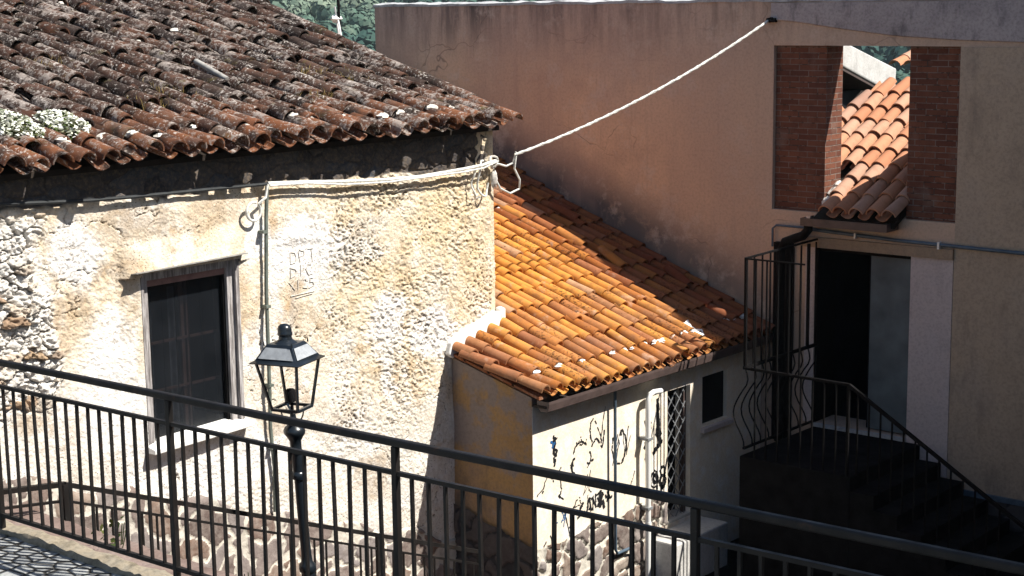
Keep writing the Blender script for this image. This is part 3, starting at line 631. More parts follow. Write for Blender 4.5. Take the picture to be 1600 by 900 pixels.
    mb = MB(); mb.tube([(-14.60,14.11,-2.2), (-14.63,14.11,1.6)], .018, 8); obj('mast', mb, M['rust'], t2)
    mb = MB(); mb.box((-14.80,13.00,-1.6), (-14.56,14.16,-1.56)); obj('bracket', mb, M['rust'], t2)
    t3 = empty('plastic_bag', (-14.63,14.11,-.18), 'white plastic bag knotted to the thin pole with hanging strips', 'bag')
    mb = MB(); mb.blob((-14.65,14.09,-.15), .055, (1.1, 1.1, .8), jit=.35); obj('knot', mb, M['bag'], t3, smooth=True)
    for pts in ([(-14.60,14.08,-.17), (-14.56,14.06,-.24), (-14.54,14.06,-.34), (-14.50,14.06,-.44)], [(-14.63,14.08,-.17), (-14.60,14.08,-.3), (-14.60,14.08,-.5)], [(-14.64,14.09,-.12), (-14.65,14.08,.0)]):
        mb = MB(); mb.tube(pts, .012, 6); obj('strip', mb, M['bag'], t3, smooth=True)
    # cables on the facade
    xc = XA + .06
    pts = [(xc, 5.2, -1.43), (xc, 7.27, -1.506), (xc, 8.0, -1.555), (xc, 8.5, -1.571), (xc, 9.3, -1.585), (xc, 10.03, -1.60)]
    mb = MB(); mb.tube(pts, .016, 8); tag(obj('wall_cable', mb, M['darkcable'], smooth=True), 'thin dark cable strung under the old eave left of the conduit', 'cable')
    t4 = empty('facade_cable', (xc, 11, -1.65), 'thick white cable bundle running under the old eave to the corner', 'cable')
    mb = MB(); pts = [(xc, 10.03, -1.595), (xc, 10.5, -1.625), (xc, 11, -1.665), (xc, 11.6, -1.70), (xc+.01, 12.07, -1.711), (xc+.02, 12.7, -1.69), (xc+.02, 13.0, -1.675), (xc+.02, 13.24, -1.64)]
    mb.tube(pts, .017, 8); mb.tube([(p[0]+.028, p[1], p[2]-.02+.012*math.sin(i*2)) for i, p in enumerate(pts)], .010, 8); obj('bundle', mb, M['cable'], t4, smooth=True)
    mb = MB(); c0 = (xc, 13.15, -1.70)
    loop = lambda cy, cz, ry, rz, a0, a1, dx=0: [(xc + dx + .02*math.sin(3*a0+i), cy + ry*math.cos(a0+(a1-a0)*i/14), cz + rz*math.sin(a0+(a1-a0)*i/14)) for i in range(15)]
    mb.tube(loop(13.05, -1.82, .09, .19, 1.4, 6.0), .012, 8); mb.tube(loop(12.93, -1.86, .07, .16, 1.9, 5.2, .01), .010, 8)
    mb.tube([(xc, 13.2, -1.66), (xc, 13.42, -1.72), (xc+.03, 13.5, -1.69), (xc+.06, 13.52, -1.57)], .012, 8)
    mb.tube([(xc+.06, 13.52, -1.60), (xc+.05, 13.50, -1.75), (xc+.04, 13.60, -1.88), (xc+.03, 13.60, -1.98), (xc, 13.48, -2.02), (xc, 13.32, -1.95), (xc, 13.25, -1.86)], .0115, 8)
    obj('loose_loop', mb, M['cable'], t4, smooth=True)
    mb = MB()
    for i in range(9): mb.tube(loop(13.2, -1.66, .05+.012*R.random(), .06+.01*R.random(), 0, 6.28, .02*R.random())[:-1] , .008, 6)
    mb.blob((xc-.02, 13.24, -1.84), .07, (.5, .7, 1.3)); obj('insulator', mb, M['mortar'], t4, smooth=True)
    # letters and lines scratched into the white patch
    def scratch(strokes):
        mb = MB()
        for st in strokes:
            st = [(p + R.gauss(0, .006), q + R.gauss(0, .006)) for p, q in st]
            for (a, b), (c, e) in zip(st, st[1:]):
                L = math.hypot(c-a, e-b) or 1; nx, nz = -(e-b)/L*.0021, (c-a)/L*.0021
                mb.hexa([(XA-.03, a-nx, b-nz), (XA-.03, c-nx, e-nz), (XA-.03, c+nx, e+nz), (XA-.03, a+nx, b+nz), (XA+.010, a-nx, b-nz), (XA+.010, c-nx, e-nz), (XA+.010, c+nx, e+nz), (XA+.010, a+nx, b+nz)])
        return obj('inscription', mb, M['mortar'], t)
    def L_(ch, y, z, w, h): return [[(y + p*w, z - q*h) for p, q in st] for st in dict(D=[[(0,0),(0,1)],[(0,0),(.7,.15),(.9,.5),(.7,.85),(0,1)]], P=[[(0,0),(0,1)],[(0,0),(.8,.08),(.85,.4),(0,.55)]], T=[[(0,0),(1,0)],[(.5,0),(.5,1)]],
        I=[[(.4,0),(.4,1)]], C=[[(.9,.1),(.3,0),(0,.5),(.3,1),(.9,.9)]], X=[[(0,0),(1,1)],[(1,0),(0,1)]])[ch]]
    L_two = lambda y, z, w, h: [[(y, z-.15*h), (y+.5*w, z), (y+w, z-.25*h), (y, z-h), (y+w, z-h)]]
    L_five = lambda y, z, w, h: [[(y+w, z), (y, z), (y, z-.45*h), (y+.8*w, z-.5*h), (y+w, z-.8*h), (y, z-h)]]
    st = []
    for i, c in enumerate('DPT'): st += L_(c, 10.32 + .11*i, -2.275, .085, .115)
    for i, c in enumerate('DIC'): st += L_(c, 10.32 + .10*i, -2.42, .08, .105)
    for i, c in enumerate('XI'): st += L_(c, 10.30 + .09*i, -2.555, .07, .095)
    st += L_two(10.47, -2.555, .055, .09) + L_five(10.56, -2.555, .055, .09) + [[(10.31,-2.68),(10.62,-2.685)], [(10.38,-2.715),(10.60,-2.72)]]
    scratch(st)
    # conduit
    t5 = empty('conduit', (xc-.02, 9.97, -4.7), 'thin grey green conduit running down the facade right of the window', 'conduit')
    mb = MB(); mb.tube([(XA+.06, 10.02, -1.62), (XA+.055, 10.0, -1.9), (XA+.055, 9.965, -2.6), (XA+.06, 9.955, -3.4), (XA+.06, 9.945, -3.9), (XA+.05, 9.985, -4.3), (XA+.05, 9.97, -4.72)], .0185, 8); obj('tube', mb, M['conduit'], t5, smooth=True)
    for z in (-2.05, -2.75, -3.5, -4.1): mb = MB(); mb.box((XA, 9.935, z), (XA+.085, 9.99, z+.025)); obj('clip', mb, M['conduit'], t5)
    mb = MB(); mb.tube([(XA+.07, 9.84 + .085*math.cos(a), -1.835 + .085*math.sin(a)) for a in np.linspace(1.2, 7.1, 20)] + [(XA+.07, 9.99, -1.72), (XA+.07, 10.02, -1.6)], .013, 8); obj('cable_loop', mb, M['cable'], t5, smooth=True)

# ================================================================== LOW HOUSE
def low_k(y): return .26 + (.415-.26)*float(sstep(12.5, 13.6, np.array(y)))
def low_z(x, y):
    xe = XS + .17; ze = -3.96 - .05*float(sstep(12.6, 14, np.array(y)))
    return ze + low_k(y)*(xe - x)
def sheet_wall(mb, plane, along, u0, u1, z0, z1, holes, depth):
    """Wall face with rectangular holes and their reveals. plane: coordinate of the face; along 'Y': face looks +X, along 'X': face looks -Y."""
    us = sorted({u0, u1, *[h[0] for h in holes], *[h[1] for h in holes]}); zs = sorted({z0, z1, *[h[2] for h in holes], *[h[3] for h in holes]})
    pt = (lambda u, z, d=0: (plane - d, u, z)) if along == 'Y' else (lambda u, z, d=0: (u, plane + d, z))
    for a, b in zip(us, us[1:]):
        for c, d in zip(zs, zs[1:]):
            if any(h[0] <= a and b <= h[1] and h[2] <= c and d <= h[3] for h in holes): continue
            mb.add([pt(a, c), pt(b, c), pt(b, d), pt(a, d)], [(0,1,2,3)])
            mb.add([pt(a, c, depth), pt(b, c, depth), pt(b, d, depth), pt(a, d, depth)], [(3,2,1,0)])
    for a, b, c, d in holes:
        for p, q in (((a,c),(b,c)), ((b,c),(b,d)), ((b,d),(a,d)), ((a,d),(a,c))):
            mb.add([pt(*p), pt(*q), pt(*q, depth), pt(*p, depth)], [(0,1,2,3)])
    for p, q in (((u0,z0),(u1,z0)), ((u1,z0),(u1,z1)), ((u1,z1),(u0,z1)), ((u0,z1),(u0,z0))):
        mb.add([pt(*p), pt(*q), pt(*q, depth), pt(*p, depth)], [(3,2,1,0)])
def build_low_house():
    t = empty('low_house', (XS, 14, -6.5), 'low annex with bright orange tile roof, graffiti front and ochre side wall', 'house')
    dy0, dy1, dz0, dz1 = 14.985, 15.44, -5.93, -4.36; wy0, wy1, wz0, wz1 = 15.69, 16.22, -4.91, -4.325
    mb = MB(); sheet_wall(mb, XS, 'Y', YS, YB-.01, -6.6, -4.06, [(dy0,dy1,dz0,dz1), (wy0,wy1,wz0,wz1)], .28)
    obj('front_wall', mb, M['cream'], t)
    mb = MB(); mb.extr([(XS-.004, YS-.003, -6.6), (XA+.0, YS-.003, -6.6), (XA+.0, YS-.003, low_z(XA, YS)-.05), (XS-.004, YS-.003, low_z(XS, YS)-.05)], (0, .2, 0)); obj('side_wall', mb, M['yellow'], t)
    # dado stones: front and side
    def stones(seed, sc=3.4):
        def f(u, v):
            f1, f2, c = worley(u*sc + 1.4*fbm(u*3.4, v*3.4, seed), v*sc*1.15 + 1.4*fbm(u*3.4, v*3.4, seed+1), seed+2); e = f2-f1
            w = .03 + .13*fbm(u*9, v*9, seed+3); m = 1 - sstep(w, w+.06, e)
            return .028*(1-m) + (fbm(u*14, v*14, seed+4)-.5)*.025 + .012, {'cell': c, 'mort': m}
        return f
    us = np.arange(YS+.01, dy0-.05, .016); vs = np.linspace(0, 1, 60); tz = lambda u: -5.60 - .02*np.sin(u*5) + .10*(fbm(u*5, u*0, 14)-.5) + .05*sstep(13, 14.5, u)
    relief('stone_dado', M['dado'], t, (XS,0,0), (0,1,0), (0,0,1), (1,0,0), us, vs, lambda u, v: stones(201)(u, -6.6+v*(tz(u)+6.6)), warp=lambda u, v: -6.6 + v*(tz(u)+6.6))
    us = np.arange(XA+.02, XS+.03, .016); tz2 = lambda u: -5.28 - .25*(u-XA) + .08*(fbm(u*5, u*0, 15)-.5)
    relief('side_dado', M['dado_dark'], t, (0,YS,0), (1,0,0), (0,0,1), (0,-1,0), us, vs, lambda u, v: stones(221)(u, -6.6+v*(tz2(u)+6.6)), warp=lambda u, v: -6.6 + v*(tz2(u)+6.6))
    # roof
    xe = XS + .17
    def P(c, s):
        x = xe - s*.93; return Vector((x, c, low_z(x, c) + .014*float(vnoise(c*2, s*2, 3)) + .006))
    cols = list(np.arange(YS+.02, YB-.06, .189)); mort = MB()
    def rf(c, s, r):
        b = R.random()
        if 13.4 < c < 15.6 and s > 1.1: return .3 + .25*b if b < .93 else .95
        if s < 1.1: return min(1, .15 + .75*b)
        return max(.02, min(1, b))
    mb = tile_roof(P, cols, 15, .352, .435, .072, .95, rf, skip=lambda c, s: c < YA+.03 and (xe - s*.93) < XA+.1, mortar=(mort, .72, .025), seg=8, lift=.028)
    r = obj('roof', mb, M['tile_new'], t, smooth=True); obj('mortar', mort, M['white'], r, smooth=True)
    mb = MB(); pts = []
    xs = np.linspace(xe-.08, -15.9, 14); ys = np.linspace(YS-.03, YB-.02, 12); n = len(ys)
    for x in xs:
        for y in ys: pts.append((x, y, low_z(x, y) - .012))
    mb.add(pts, [(i*n+j, i*n+j+1, (i+1)*n+j+1, (i+1)*n+j) for i in range(len(xs)-1) for j in range(n-1) if not (ys[j+1] < YA-.2 and xs[i+1] < XA-.3)]); obj('roof_boards', mb, M['under'], t)
    mb = MB()                                                   # thin verge tiles shown on the ochre side
    for i in range(4):
        x = xe - .05 - i*.33; mb.hexa([(x, YS-.035, low_z(x, YS)-.02), (x-.36, YS-.035, low_z(x-.36, YS)-.012), (x-.36, YS+.1, low_z(x-.36, YS)-.012), (x, YS+.1, low_z(x, YS)-.02), (x, YS-.035, low_z(x, YS)+.012), (x-.36, YS-.035, low_z(x-.36, YS)+.012), (x-.36, YS+.1, low_z(x-.36, YS)+.012), (x, YS+.1, low_z(x, YS)+.012)])
    obj('verge_course', mb, M['tile_new'], t)
    # whitewashed cement joint against the old house
    mb = MB(); q = [(12.46,-3.63), (12.50,-3.51), (12.60,-3.45), (12.727,-3.405), (12.99,-3.35), (13.22,-3.28), (13.33,-3.30), (13.36,-3.52), (13.0,-3.60), (12.82,-3.66), (12.52,-3.68)]
    mb.extr([(XA-.02, y, z) for y, z in q], (.075, 0, 0)); mb.extr([(XA-.02, YA-.02, -3.55), (XA+.055, YA-.02, -3.55), (XA+.055, YA-.02, -3.27), (XA-.02, YA-.02, -3.25)], (0, .09, 0))
    obj('cement_joint', mb, M['white'], t, bevel=.015)
    # gutter
    mb = MB(); gx = XS + .155; prof = [(gx-.11, -3.985), (gx-.105, -4.055), (gx-.06, -4.095), (gx+.03, -4.095), (gx+.045, -4.02), (gx+.045, -3.99)]
    n = len(prof); y0, y1 = YS+.02, YB-.03
    mb.add([(x, y, z) for y in (y0, y1) for x, z in prof] + [(x + (.006 if i > 2 else -.006), y, z + .006) for y in (y0, y1) for i, (x, z) in enumerate(prof)],
           [(i, i+1, n+i+1, n+i) for i in range(n-1)] + [(2*n+i+1, 2*n+i, 3*n+i, 3*n+i+1) for i in range(n-1)] + [tuple(range(n-1,-1,-1)), tuple(range(n, 2*n))])
    gt = obj('gutter', mb, M['brown'], t); 
    for y in np.arange(y0+.3, y1, .62): mb = MB(); mb.box((gx-.12, y, -4.0), (gx+.052, y+.025, -3.984)); obj('bracket', mb, M['brown'], gt)
    mb = MB(); mb.box((XS+.005, YS+.01, -4.06), (XS+.17, YB-.02, -4.035)); obj('eave_board', mb, M['under'], t)
    # grille door
    d = obj('door', (lambda m: (m.box((XS-.24, dy0, dz0), (XS-.21, dy1, dz1)), m)[-1])(MB()), M['dark'], t)
    mb = MB(); mb.box((XS-.12, dy1-.05, dz0), (XS-.06, dy1, dz1)); mb.box((XS-.12, dy0, dz0), (XS-.08, dy0+.03, dz1)); mb.box((XS-.12, dy0, dz1-.04), (XS-.06, dy1-.05, dz1)); obj('frame', mb, M['brown'], d)
    mb = MB(); Y0, Y1 = dy0+.01, dy1-.05; W = Y1-Y0; st = .155
    for s in (1, -1):
        z = dz0 - W*1.15 + .05
        while z < dz1:
            a = [Y0, z] if s > 0 else [Y1, z]; b = [Y1, z + W*1.15] if s > 0 else [Y0, z + W*1.15]
            lo = max(0, (dz0-a[1])/(b[1]-a[1])); hi = min(1, (dz1-.03-a[1])/(b[1]-a[1]))
            if hi > lo: mb.bar((XS-.045+.006*s, a[0]+(b[0]-a[0])*lo, a[1]+(b[1]-a[1])*lo), (XS-.045+.006*s, a[0]+(b[0]-a[0])*hi, a[1]+(b[1]-a[1])*hi), .009)
            z += st*1.22
    obj('lattice', mb, M['zinc'], d)
    mb = MB(); mb.box((XS-.27, dy0-.0, dz0-.001), (XS+.01, dy1, dz0+.03)); obj('threshold', mb, M['concrete'], d)
    w = obj('window', (lambda m: (m.box((XS-.10, wy0+.002, wz0+.002), (XS-.05, wy1-.002, wz1-.002)), m)[-1])(MB()), M['dark'], t)
    mb = MB(); mb.hexa([(XS-.2, wy0-.03, wz0-.06), (XS+.05, wy0-.03, wz0-.08), (XS+.05, wy1+.08, wz0-.08), (XS-.2, wy1+.08, wz0-.06), (XS-.2, wy0-.03, wz0+.005), (XS+.05, wy0-.03, wz0-.03), (XS+.05, wy1+.08, wz0-.03), (XS-.2, wy1+.08, wz0+.005)]); obj('sill', mb, M['pink'], w)
    # pipes
    mb = MB(); px = XS + .105
    mb.tube([(px-.0, 14.70, -4.285), (px, 14.56, -4.27), (px, 14.49, -4.285), (px, 14.455, -4.34), (px, 14.45, -4.5), (px, 14.455, -6.5)], .031, 12); mb.tube([(px, 14.455, -5.75), (px, 14.455, -5.80)], .036, 12)
    p = obj('downpipe', mb, M['pvc'], t, smooth=True); 
    for z in (-4.8, -5.6): mb = MB(); mb.box((XS, 14.405, z), (px+.034, 14.5, z+.03)); obj('clip', mb, M['zinc'], p)
    mb = MB(); px = XS + .07; mb.tube([(px, 13.885, -4.08), (px, 13.885, -5.92), (px, 13.92, -5.98), (px, 14.15, -5.98), (px, 14.2, -6.03), (px, 14.2, -6.5)], .018, 10); obj('supply_pipe', mb, M['bluepipe'], t, smooth=True)
    # graffiti on the plaster
    def ink(strokes, mat, wdt=.012):
        mb = MB()
        extra = []
        for st in strokes:                                     # spray tags are overdrawn and smudged
            for (a, b) in st[1:-1]:
                if R.random() < .6: extra.append([(a + R.gauss(0,.012), b + R.gauss(0,.015)), (a + R.gauss(0,.03), b + R.gauss(0,.04))])
        for st in list(strokes) + extra:
            pts = []; w0 = wdt*R.uniform(.5, 1.3)
            for (a, b), (c, e) in zip(st, st[1:]):
                for i in range(5): f = i/5; pts.append((a+(c-a)*f + R.gauss(0,.004), b+(e-b)*f + R.gauss(0,.005)))
            pts.append(st[-1])
            for j, ((a, b), (c, e)) in enumerate(zip(pts, pts[1:])):
                if R.random() < .12: continue
                L = math.hypot(c-a, e-b) or 1; w = w0*(.55 + .75*abs(math.sin(j*.9 + a*40)))/2; nx, nz = -(e-b)/L*w, (c-a)/L*w; ex, ez = (c-a)/L*w*.6, (e-b)/L*w*.6
                k = XS + .003 + R.random()*.002
                mb.add([(k, a-nx-ex, b-nz-ez), (k, c-nx+ex, e-nz+ez), (k, c+nx+ex, e+nz+ez), (k, a+nx-ex, b+nz-ez)], [(0,1,2,3)])
        return obj('graffiti', mb, mat, t)
    def circ(y, z, ry, rz, a0=0, a1=6.6, n=9): return [(y + ry*math.cos(a0+(a1-a0)*i/n), z + rz*math.sin(a0+(a1-a0)*i/n)) for i in range(n+1)]
    ink([[(12.90,-4.44),(12.93,-4.52),(12.90,-4.58),(12.95,-4.60),(12.93,-4.70),(12.91,-4.76)], [(12.87,-4.50),(12.96,-4.47)], [(12.92,-4.46),(12.90,-4.62),(12.94,-4.66)]], M['black'], .02)
    ink([[(12.86,-4.49),(12.92,-4.52),(12.88,-4.55),(12.93,-4.50)]], M['blue'], .02)
    ink([circ(13.36,-4.74,.13,.14,.7,2.9), circ(13.25,-4.84,.05,.08,1.5,4.8), circ(13.50,-4.80,.04,.07,4.0,7.5)], M['black'], .016)
    ink([[(13.62,-4.42),(13.72,-4.62),(13.80,-4.30)], [(13.56,-4.68),(13.64,-4.62),(13.74,-4.74),(13.78,-4.56)], circ(13.58,-4.52,.05,.12,1.4,4.6)], M['black'], .014)
    ink([[(13.48,-4.98),(13.40,-5.2),(13.52,-5.08),(13.46,-5.3)], [(13.30,-5.22),(13.22,-5.3),(13.36,-5.28),(13.33,-5.2)], [(13.53,-4.95),(13.50,-5.15),(13.55,-5.2)]], M['black'], .012)
    ink([[(13.93,-4.98),(14.02,-4.66),(14.06,-4.78),(13.98,-4.86),(14.08,-4.62),(14.0,-4.94)], [(14.12,-4.66),(14.15,-4.9),(14.22,-4.6),(14.18,-4.92),(14.26,-4.72)], circ(14.05,-4.8,.13,.2,2,7.4)], M['black'], .014)
    ink([circ(14.16,-5.1,.18,.22,3.4,6.1)], M['black'], .008)
    ink([[(14.58,-4.50),(14.62,-4.72),(14.56,-4.86),(14.62,-4.98),(14.55,-5.06)], [(14.57,-4.62),(14.60,-4.90),(14.57,-5.0)], [(14.78,-4.42),(14.80,-4.72),(14.86,-4.92),(14.78,-4.96),(14.70,-5.02)], [(14.79,-4.55),(14.76,-4.80),(14.84,-4.94)]], M['black'], .046)
    ink([circ(14.72,-5.33,.075,.10), circ(14.73,-5.33,.035,.05), circ(14.885,-5.27,.045,.055), circ(14.885,-5.39,.055,.07), [(14.58,-5.36),(14.61,-5.44),(14.58,-5.42)], [(14.60,-5.25),(14.61,-5.27)]], M['black'], .024)
    ink([[(13.32,-5.36),(13.40,-5.28),(13.34,-5.33),(13.36,-5.42),(13.42,-5.38)], [(13.46,-5.40),(13.50,-5.25),(13.54,-5.40),(13.47,-5.34)], [(13.57,-5.40),(13.57,-5.26),(13.62,-5.38),(13.62,-5.24)]], M['black'], .018)
    ink([[(13.66,-5.30),(13.74,-5.36),(13.66,-5.38),(13.75,-5.28),(13.70,-5.24),(13.70,-5.40)], [(13.82,-5.26),(13.88,-5.34),(13.82,-5.36),(13.87,-5.24)]], M['black'], .026)
    ink([[(12.62,-5.02),(12.72,-4.96),(12.80,-4.84),(12.88,-4.89),(12.97,-4.86),(13.02,-4.80)], [(13.0,-4.88),(13.03,-5.05),(12.99,-5.1),(13.06,-5.16)]], M['black'], .014)
    ink([circ(12.93,-5.34,.05,.06,1.2,5.2), [(13.02,-5.28),(13.08,-5.38),(13.02,-5.40),(13.10,-5.28),(13.06,-5.46)]], M['blue'], .018)
    ink([[(13.08,-5.30),(13.14,-5.50),(13.16,-5.60)], [(12.84,-5.50),(12.86,-5.70)], [(12.72,-5.60),(12.76,-5.55)]], M['black'], .01)
    # doorstep
    s = empty('doorstep', (XS+.25, 15.2, -6.4), 'whitewashed stone doorstep in front of the lattice door', 'step')
    mb = MB(); mb.box((XS+.002, 14.55, -6.55), (XS+.42, 15.62, -5.98)); obj('tread', mb, M['concrete'], s, bevel=.02)
    # loose tiles, a torn bag
    for x, y, yaw, lab, rn, pit in ((-12.00, 16.10, .10, 'loose bright orange tile propped up at the edge of the wall shadow', .45, .1), (-12.55, 16.02, -.05, 'short orange tile slipped sideways just above the propped loose tile', .5, .02), (-14.0, 15.3, .12, 'orange tile lying loose near the top of the orange roof', .42, .06),
                               (-13.1, 16.6, -.2, 'dull tile lying askew in the shade along the tall wall', .05, .05), (-11.4, 16.65, .22, 'dark tile lying askew low in the shade by the tall wall', .02, .06)):
        mb = MB(); a = Vector((-math.cos(yaw), math.sin(yaw), low_k(y) + pit)).normalized(); b = a.cross(Vector((0,0,1))).normalized(); n = b.cross(a); n = n if n.z > 0 else -n
        tile(mb, Vector((x+.2, y, low_z(x+.2, y)+.115)), a, b, n, .44, .082, .068, .95, True, rn); tag(obj('loose_tile', mb, M['tile_new'], smooth=True), lab, 'tile', 'loose tiles on the orange roof')
    t6 = empty('torn_bag', (-10.5, 15.8, -3.8), 'torn whitish plastic strips caught on the orange eave near the shadow', 'bag'); mb = MB()
    for i in range(4):
        y = 15.66 + .055*i; pts = [Vector((-10.62 + s*.07, y + .03*math.sin(s*1.7+i*2), low_z(-10.62+s*.07, y) + .125 + .02*math.sin(s*2.3+i*1.3))) for s in range(5)]
        mb = MB()
        for j, (p, q) in enumerate(zip(pts, pts[1:])): w = Vector((0, .022 + .008*math.sin(i+j), .006)); mb.add([p-w, q-w, q+w, p+w], [(0,1,2,3)])
        obj('strip', mb, M['bag'], t6)

# ================================================================== TALL HOUSE BEHIND
def build_tall_house():
    t = empty('tall_house', (-10, YB, -6.5), 'tall shaded mauve rendered wall with a bricked opening and doorway', 'house')
    op = (-10.245, -7.888, -2.475, -.525); dr = (-9.634, -8.40, -5.02, -2.885)
    mb = MB(); sheet_wall(mb, YB, 'X', -16.87, -3.6, -7.0, 0.0, [op, dr], .45); obj('wall', mb, M['tall'], t)
    # bleached crumbling coping
    mb = MB(); xs = np.arange(-16.9, -3.6, .05); vs = []
    for x in xs:
        n1 = float(fbm(np.array([x*4.]), np.array([0.]), 5, 4)[0])-.5; n2 = float(fbm(np.array([x*7.]), np.array([9.]), 6, 3)[0])-.5
        vs += [(x, YB-.012+n2*.03, -.015+n1*.03), (x, YB-.008+n2*.03, .02+n1*.05), (x, YB+.2, .035+n2*.04), (x, YB+.48, .02+n1*.04), (x, YB+.48, -.02)]
    mb.add(vs, [(i*5+j, (i+1)*5+j, (i+1)*5+j+1, i*5+j+1) for i in range(len(xs)-1) for j in range(4)]); obj('coping', mb, M['coping'], t)
    # grey cement band: its lower edge sags towards the right
    xs = np.linspace(-10.28, -3.62, 40); low = np.interp(xs, [-10.28,-9.9,-9.4,-8.67,-7.9,-7.17,-5.5,-3.6], [-.215,-.25,-.32,-.405,-.45,-.47,-.49,-.5]); mb = MB()
    top = np.full(40, -.03)
    mb.add([(x, YB-.022, z) for x, z in zip(xs, low)] + [(x, YB-.022, z) for x, z in zip(xs, top)] + [(x, YB-.002, z-.01) for x, z in zip(xs, low)], [(i, i+1, 41+i, 40+i) for i in range(39)] + [(i+1, i, 80+i, 81+i) for i in range(39)]); obj('cement_band', mb, M['grey'], t)
    mb = MB(); mb.box((-7.882, YB-.016, -5.50), (-3.62, YB-.002, -.53)); obj('olive_render', mb, M['olive'], t)
    # brick infill either side of the gap
    for x0, x1, d0, d1 in ((op[0]+.004, -9.568, .055, .44), (-8.512, op[1]-.004, .055, .36)):
        mb = MB(); mb.box((x0, YB+d0, op[2]+.004), (x1, YB+d1, op[3]-.004)); obj('brick_infill', mb, M['bricks'], t)
    mb = MB(); mb.box((-8.50, 17.362, -2.6), (-8.30, 19.6, -1.20)); obj('gap_parapet', mb, M['bricks'], t)
    mb = MB()
    for x, y, z, r in ((-9.52, 17.10, -2.36, .10), (-9.50, 17.22, -2.27, .11), (-9.52, 17.33, -2.20, .10), (-9.44, 17.14, -2.40, .08), (-9.45, 17.3, -2.30, .07)): mb.blob((x, y, z), r, (.9, 1.1, .75), 9, 12, .16)
    obj('mortar_lump', mb, M['mortar'], t, smooth=True)
    # tile roof running down through the gap into its own gutter
    k = .49; sl = math.hypot(1, k)
    def P(c, s): y = 16.78 + s/sl; return Vector((c, y, -2.50 + k*(y-16.75)))
    cols = list(np.arange(-10.62, -7.7, .205))
    def sk(c, s):
        y = 16.78 + s/sl
        if y < 17.43: return not (-9.46 < c < -8.56)
        if y < 17.66 and c < -9.5: return True
        if y > 19.1 and y > 19.0 + (c+10.3)*1.5: return True
        return c < -10.32 or (c < -9.9 and (y-17) < (-9.75-c)*2.2)
    mb = tile_roof(P, cols, 9, .34, .43, .086, .55, lambda c, s, r: min(1, R.random()*.85 + (.15 if R.random() < .08 else 0)), skip=sk, seg=9); rf = obj('roof', mb, M['tile_rear'], t, smooth=True)
    mb = MB(); zz = lambda y: -2.50 + k*(y-16.75) - .03
    for x0, x1, y0, y1 in ((-9.56, -8.52, 16.8, 17.46), (-10.42, -7.6, 17.46, 19.5)): mb.hexa([(x0,y0,zz(y0)-.06),(x1,y0,zz(y0)-.06),(x1,y1,zz(y1)-.06),(x0,y1,zz(y1)-.06),(x0,y0,zz(y0)),(x1,y0,zz(y0)),(x1,y1,zz(y1)),(x0,y1,zz(y1))])
    obj('roof_boards', mb, M['under'], t)
    mb = MB(); mb.box((-9.68, 16.70, -2.60), (-8.57, 16.99, -2.585)); mb.box((-9.68, 16.70, -2.585), (-8.57, 16.715, -2.51)); mb.box((-9.68, 16.715, -2.585), (-9.665, 16.99, -2.51)); mb.box((-8.585, 16.715, -2.585), (-8.57, 16.99, -2.51)); obj('gutter', mb, M['brown'], t)
    mb = MB(); mb.tube([(-9.63, 16.80, -2.55), (-9.64, 16.82, -2.66), (-9.72, 16.84, -2.74), (-9.86, 16.87, -2.79), (-9.99, 16.89, -2.84), (-10.05, 16.90, -2.95), (-10.05, 16.90, -5.3)], .055, 12); obj('downpipe', mb, M['rust'], t, smooth=True)
    mb = MB(); mb.box((-10.17, 16.93, -5.3), (-9.93, 16.997, -2.86)); obj('dark_shutter', mb, M['rust'], t)
    mb = MB(); mb.tube([(-9.72, 16.95, -2.66), (-10.15, 16.95, -2.66), (-10.2, 16.95, -2.70), (-10.2, 16.95, -2.92)], .014, 8); mb.tube([(-9.72, 16.955, -2.672), (-8.6, 16.955, -2.715), (-7.08, 16.95, -2.735), (-3.7, 16.95, -2.78)], .021, 10); wp = obj('wall_pipe', mb, M['bluepipe'], t, smooth=True)
    
    for lo, hi in (((-8.06, 16.92, -2.77), (-8.035, 16.985, -2.69)), ((-9.1, 16.925, -2.735), (-9.08, 16.985, -2.67))): mb = MB(); mb.box(lo, hi); obj('clip', mb, M['pvc'], wp)
    mb = MB(); mb.box((-9.80, YB-.045, -2.885), (-7.885, YB-.003, -2.765)); obj('lintel', mb, M['tan'], t)
    
    for lo, hi in (((-8.40, YB-.02, -5.40), (-7.888, YB-.003, -2.888)), ((-9.76, YB-.02, -5.02), (-9.634, YB-.003, -2.888))): mb = MB(); mb.box(lo, hi); obj('jamb', mb, M['pink'], t)
    mb = MB(); mb.box((-7.882, YB-.05, -5.56), (-3.62, YB-.0175, -5.50)); obj('plinth_ledge', mb, M['bluepipe'], t)
    us = np.arange(-9.3, -3.62, .03); vs = np.linspace(-7, -5.56, 50)
    def sh(u, v):
        f1, f2, c = worley(u*2.6 + .8*fbm(u*3, v*3, 301), v*3 + .8*fbm(u*3, v*3, 302), 303); e = f2-f1; m = 1-sstep(.07, .14, e); return .03*(1-m) + .01, {'cell': c, 'mort': m}
    relief('stone_dado', M['dado_dark'], t, (0,YB,0), (1,0,0), (0,0,1), (0,-1,0), us, vs, sh)
    # doorway: dark room and one closed leaf
    mb = MB(); x0, x1, z0, z1 = dr
    mb.box((x0-.3, 19.2, z0-.1), (x1+.3, 19.3, z1+.1)); mb.box((x0-.3, 17.46, z0-.1), (x0-.2, 19.2, z1+.1)); mb.box((x1+.2, 17.46, z0-.1), (x1+.3, 19.2, z1+.1)); mb.box((x0-.2, 17.46, z0-.1), (x1+.2, 19.2, z0-.01)); mb.box((x0-.2, 17.46, z1+.01), (x1+.2, 19.2, z1+.1)); obj('room', mb, M['dark'], t)
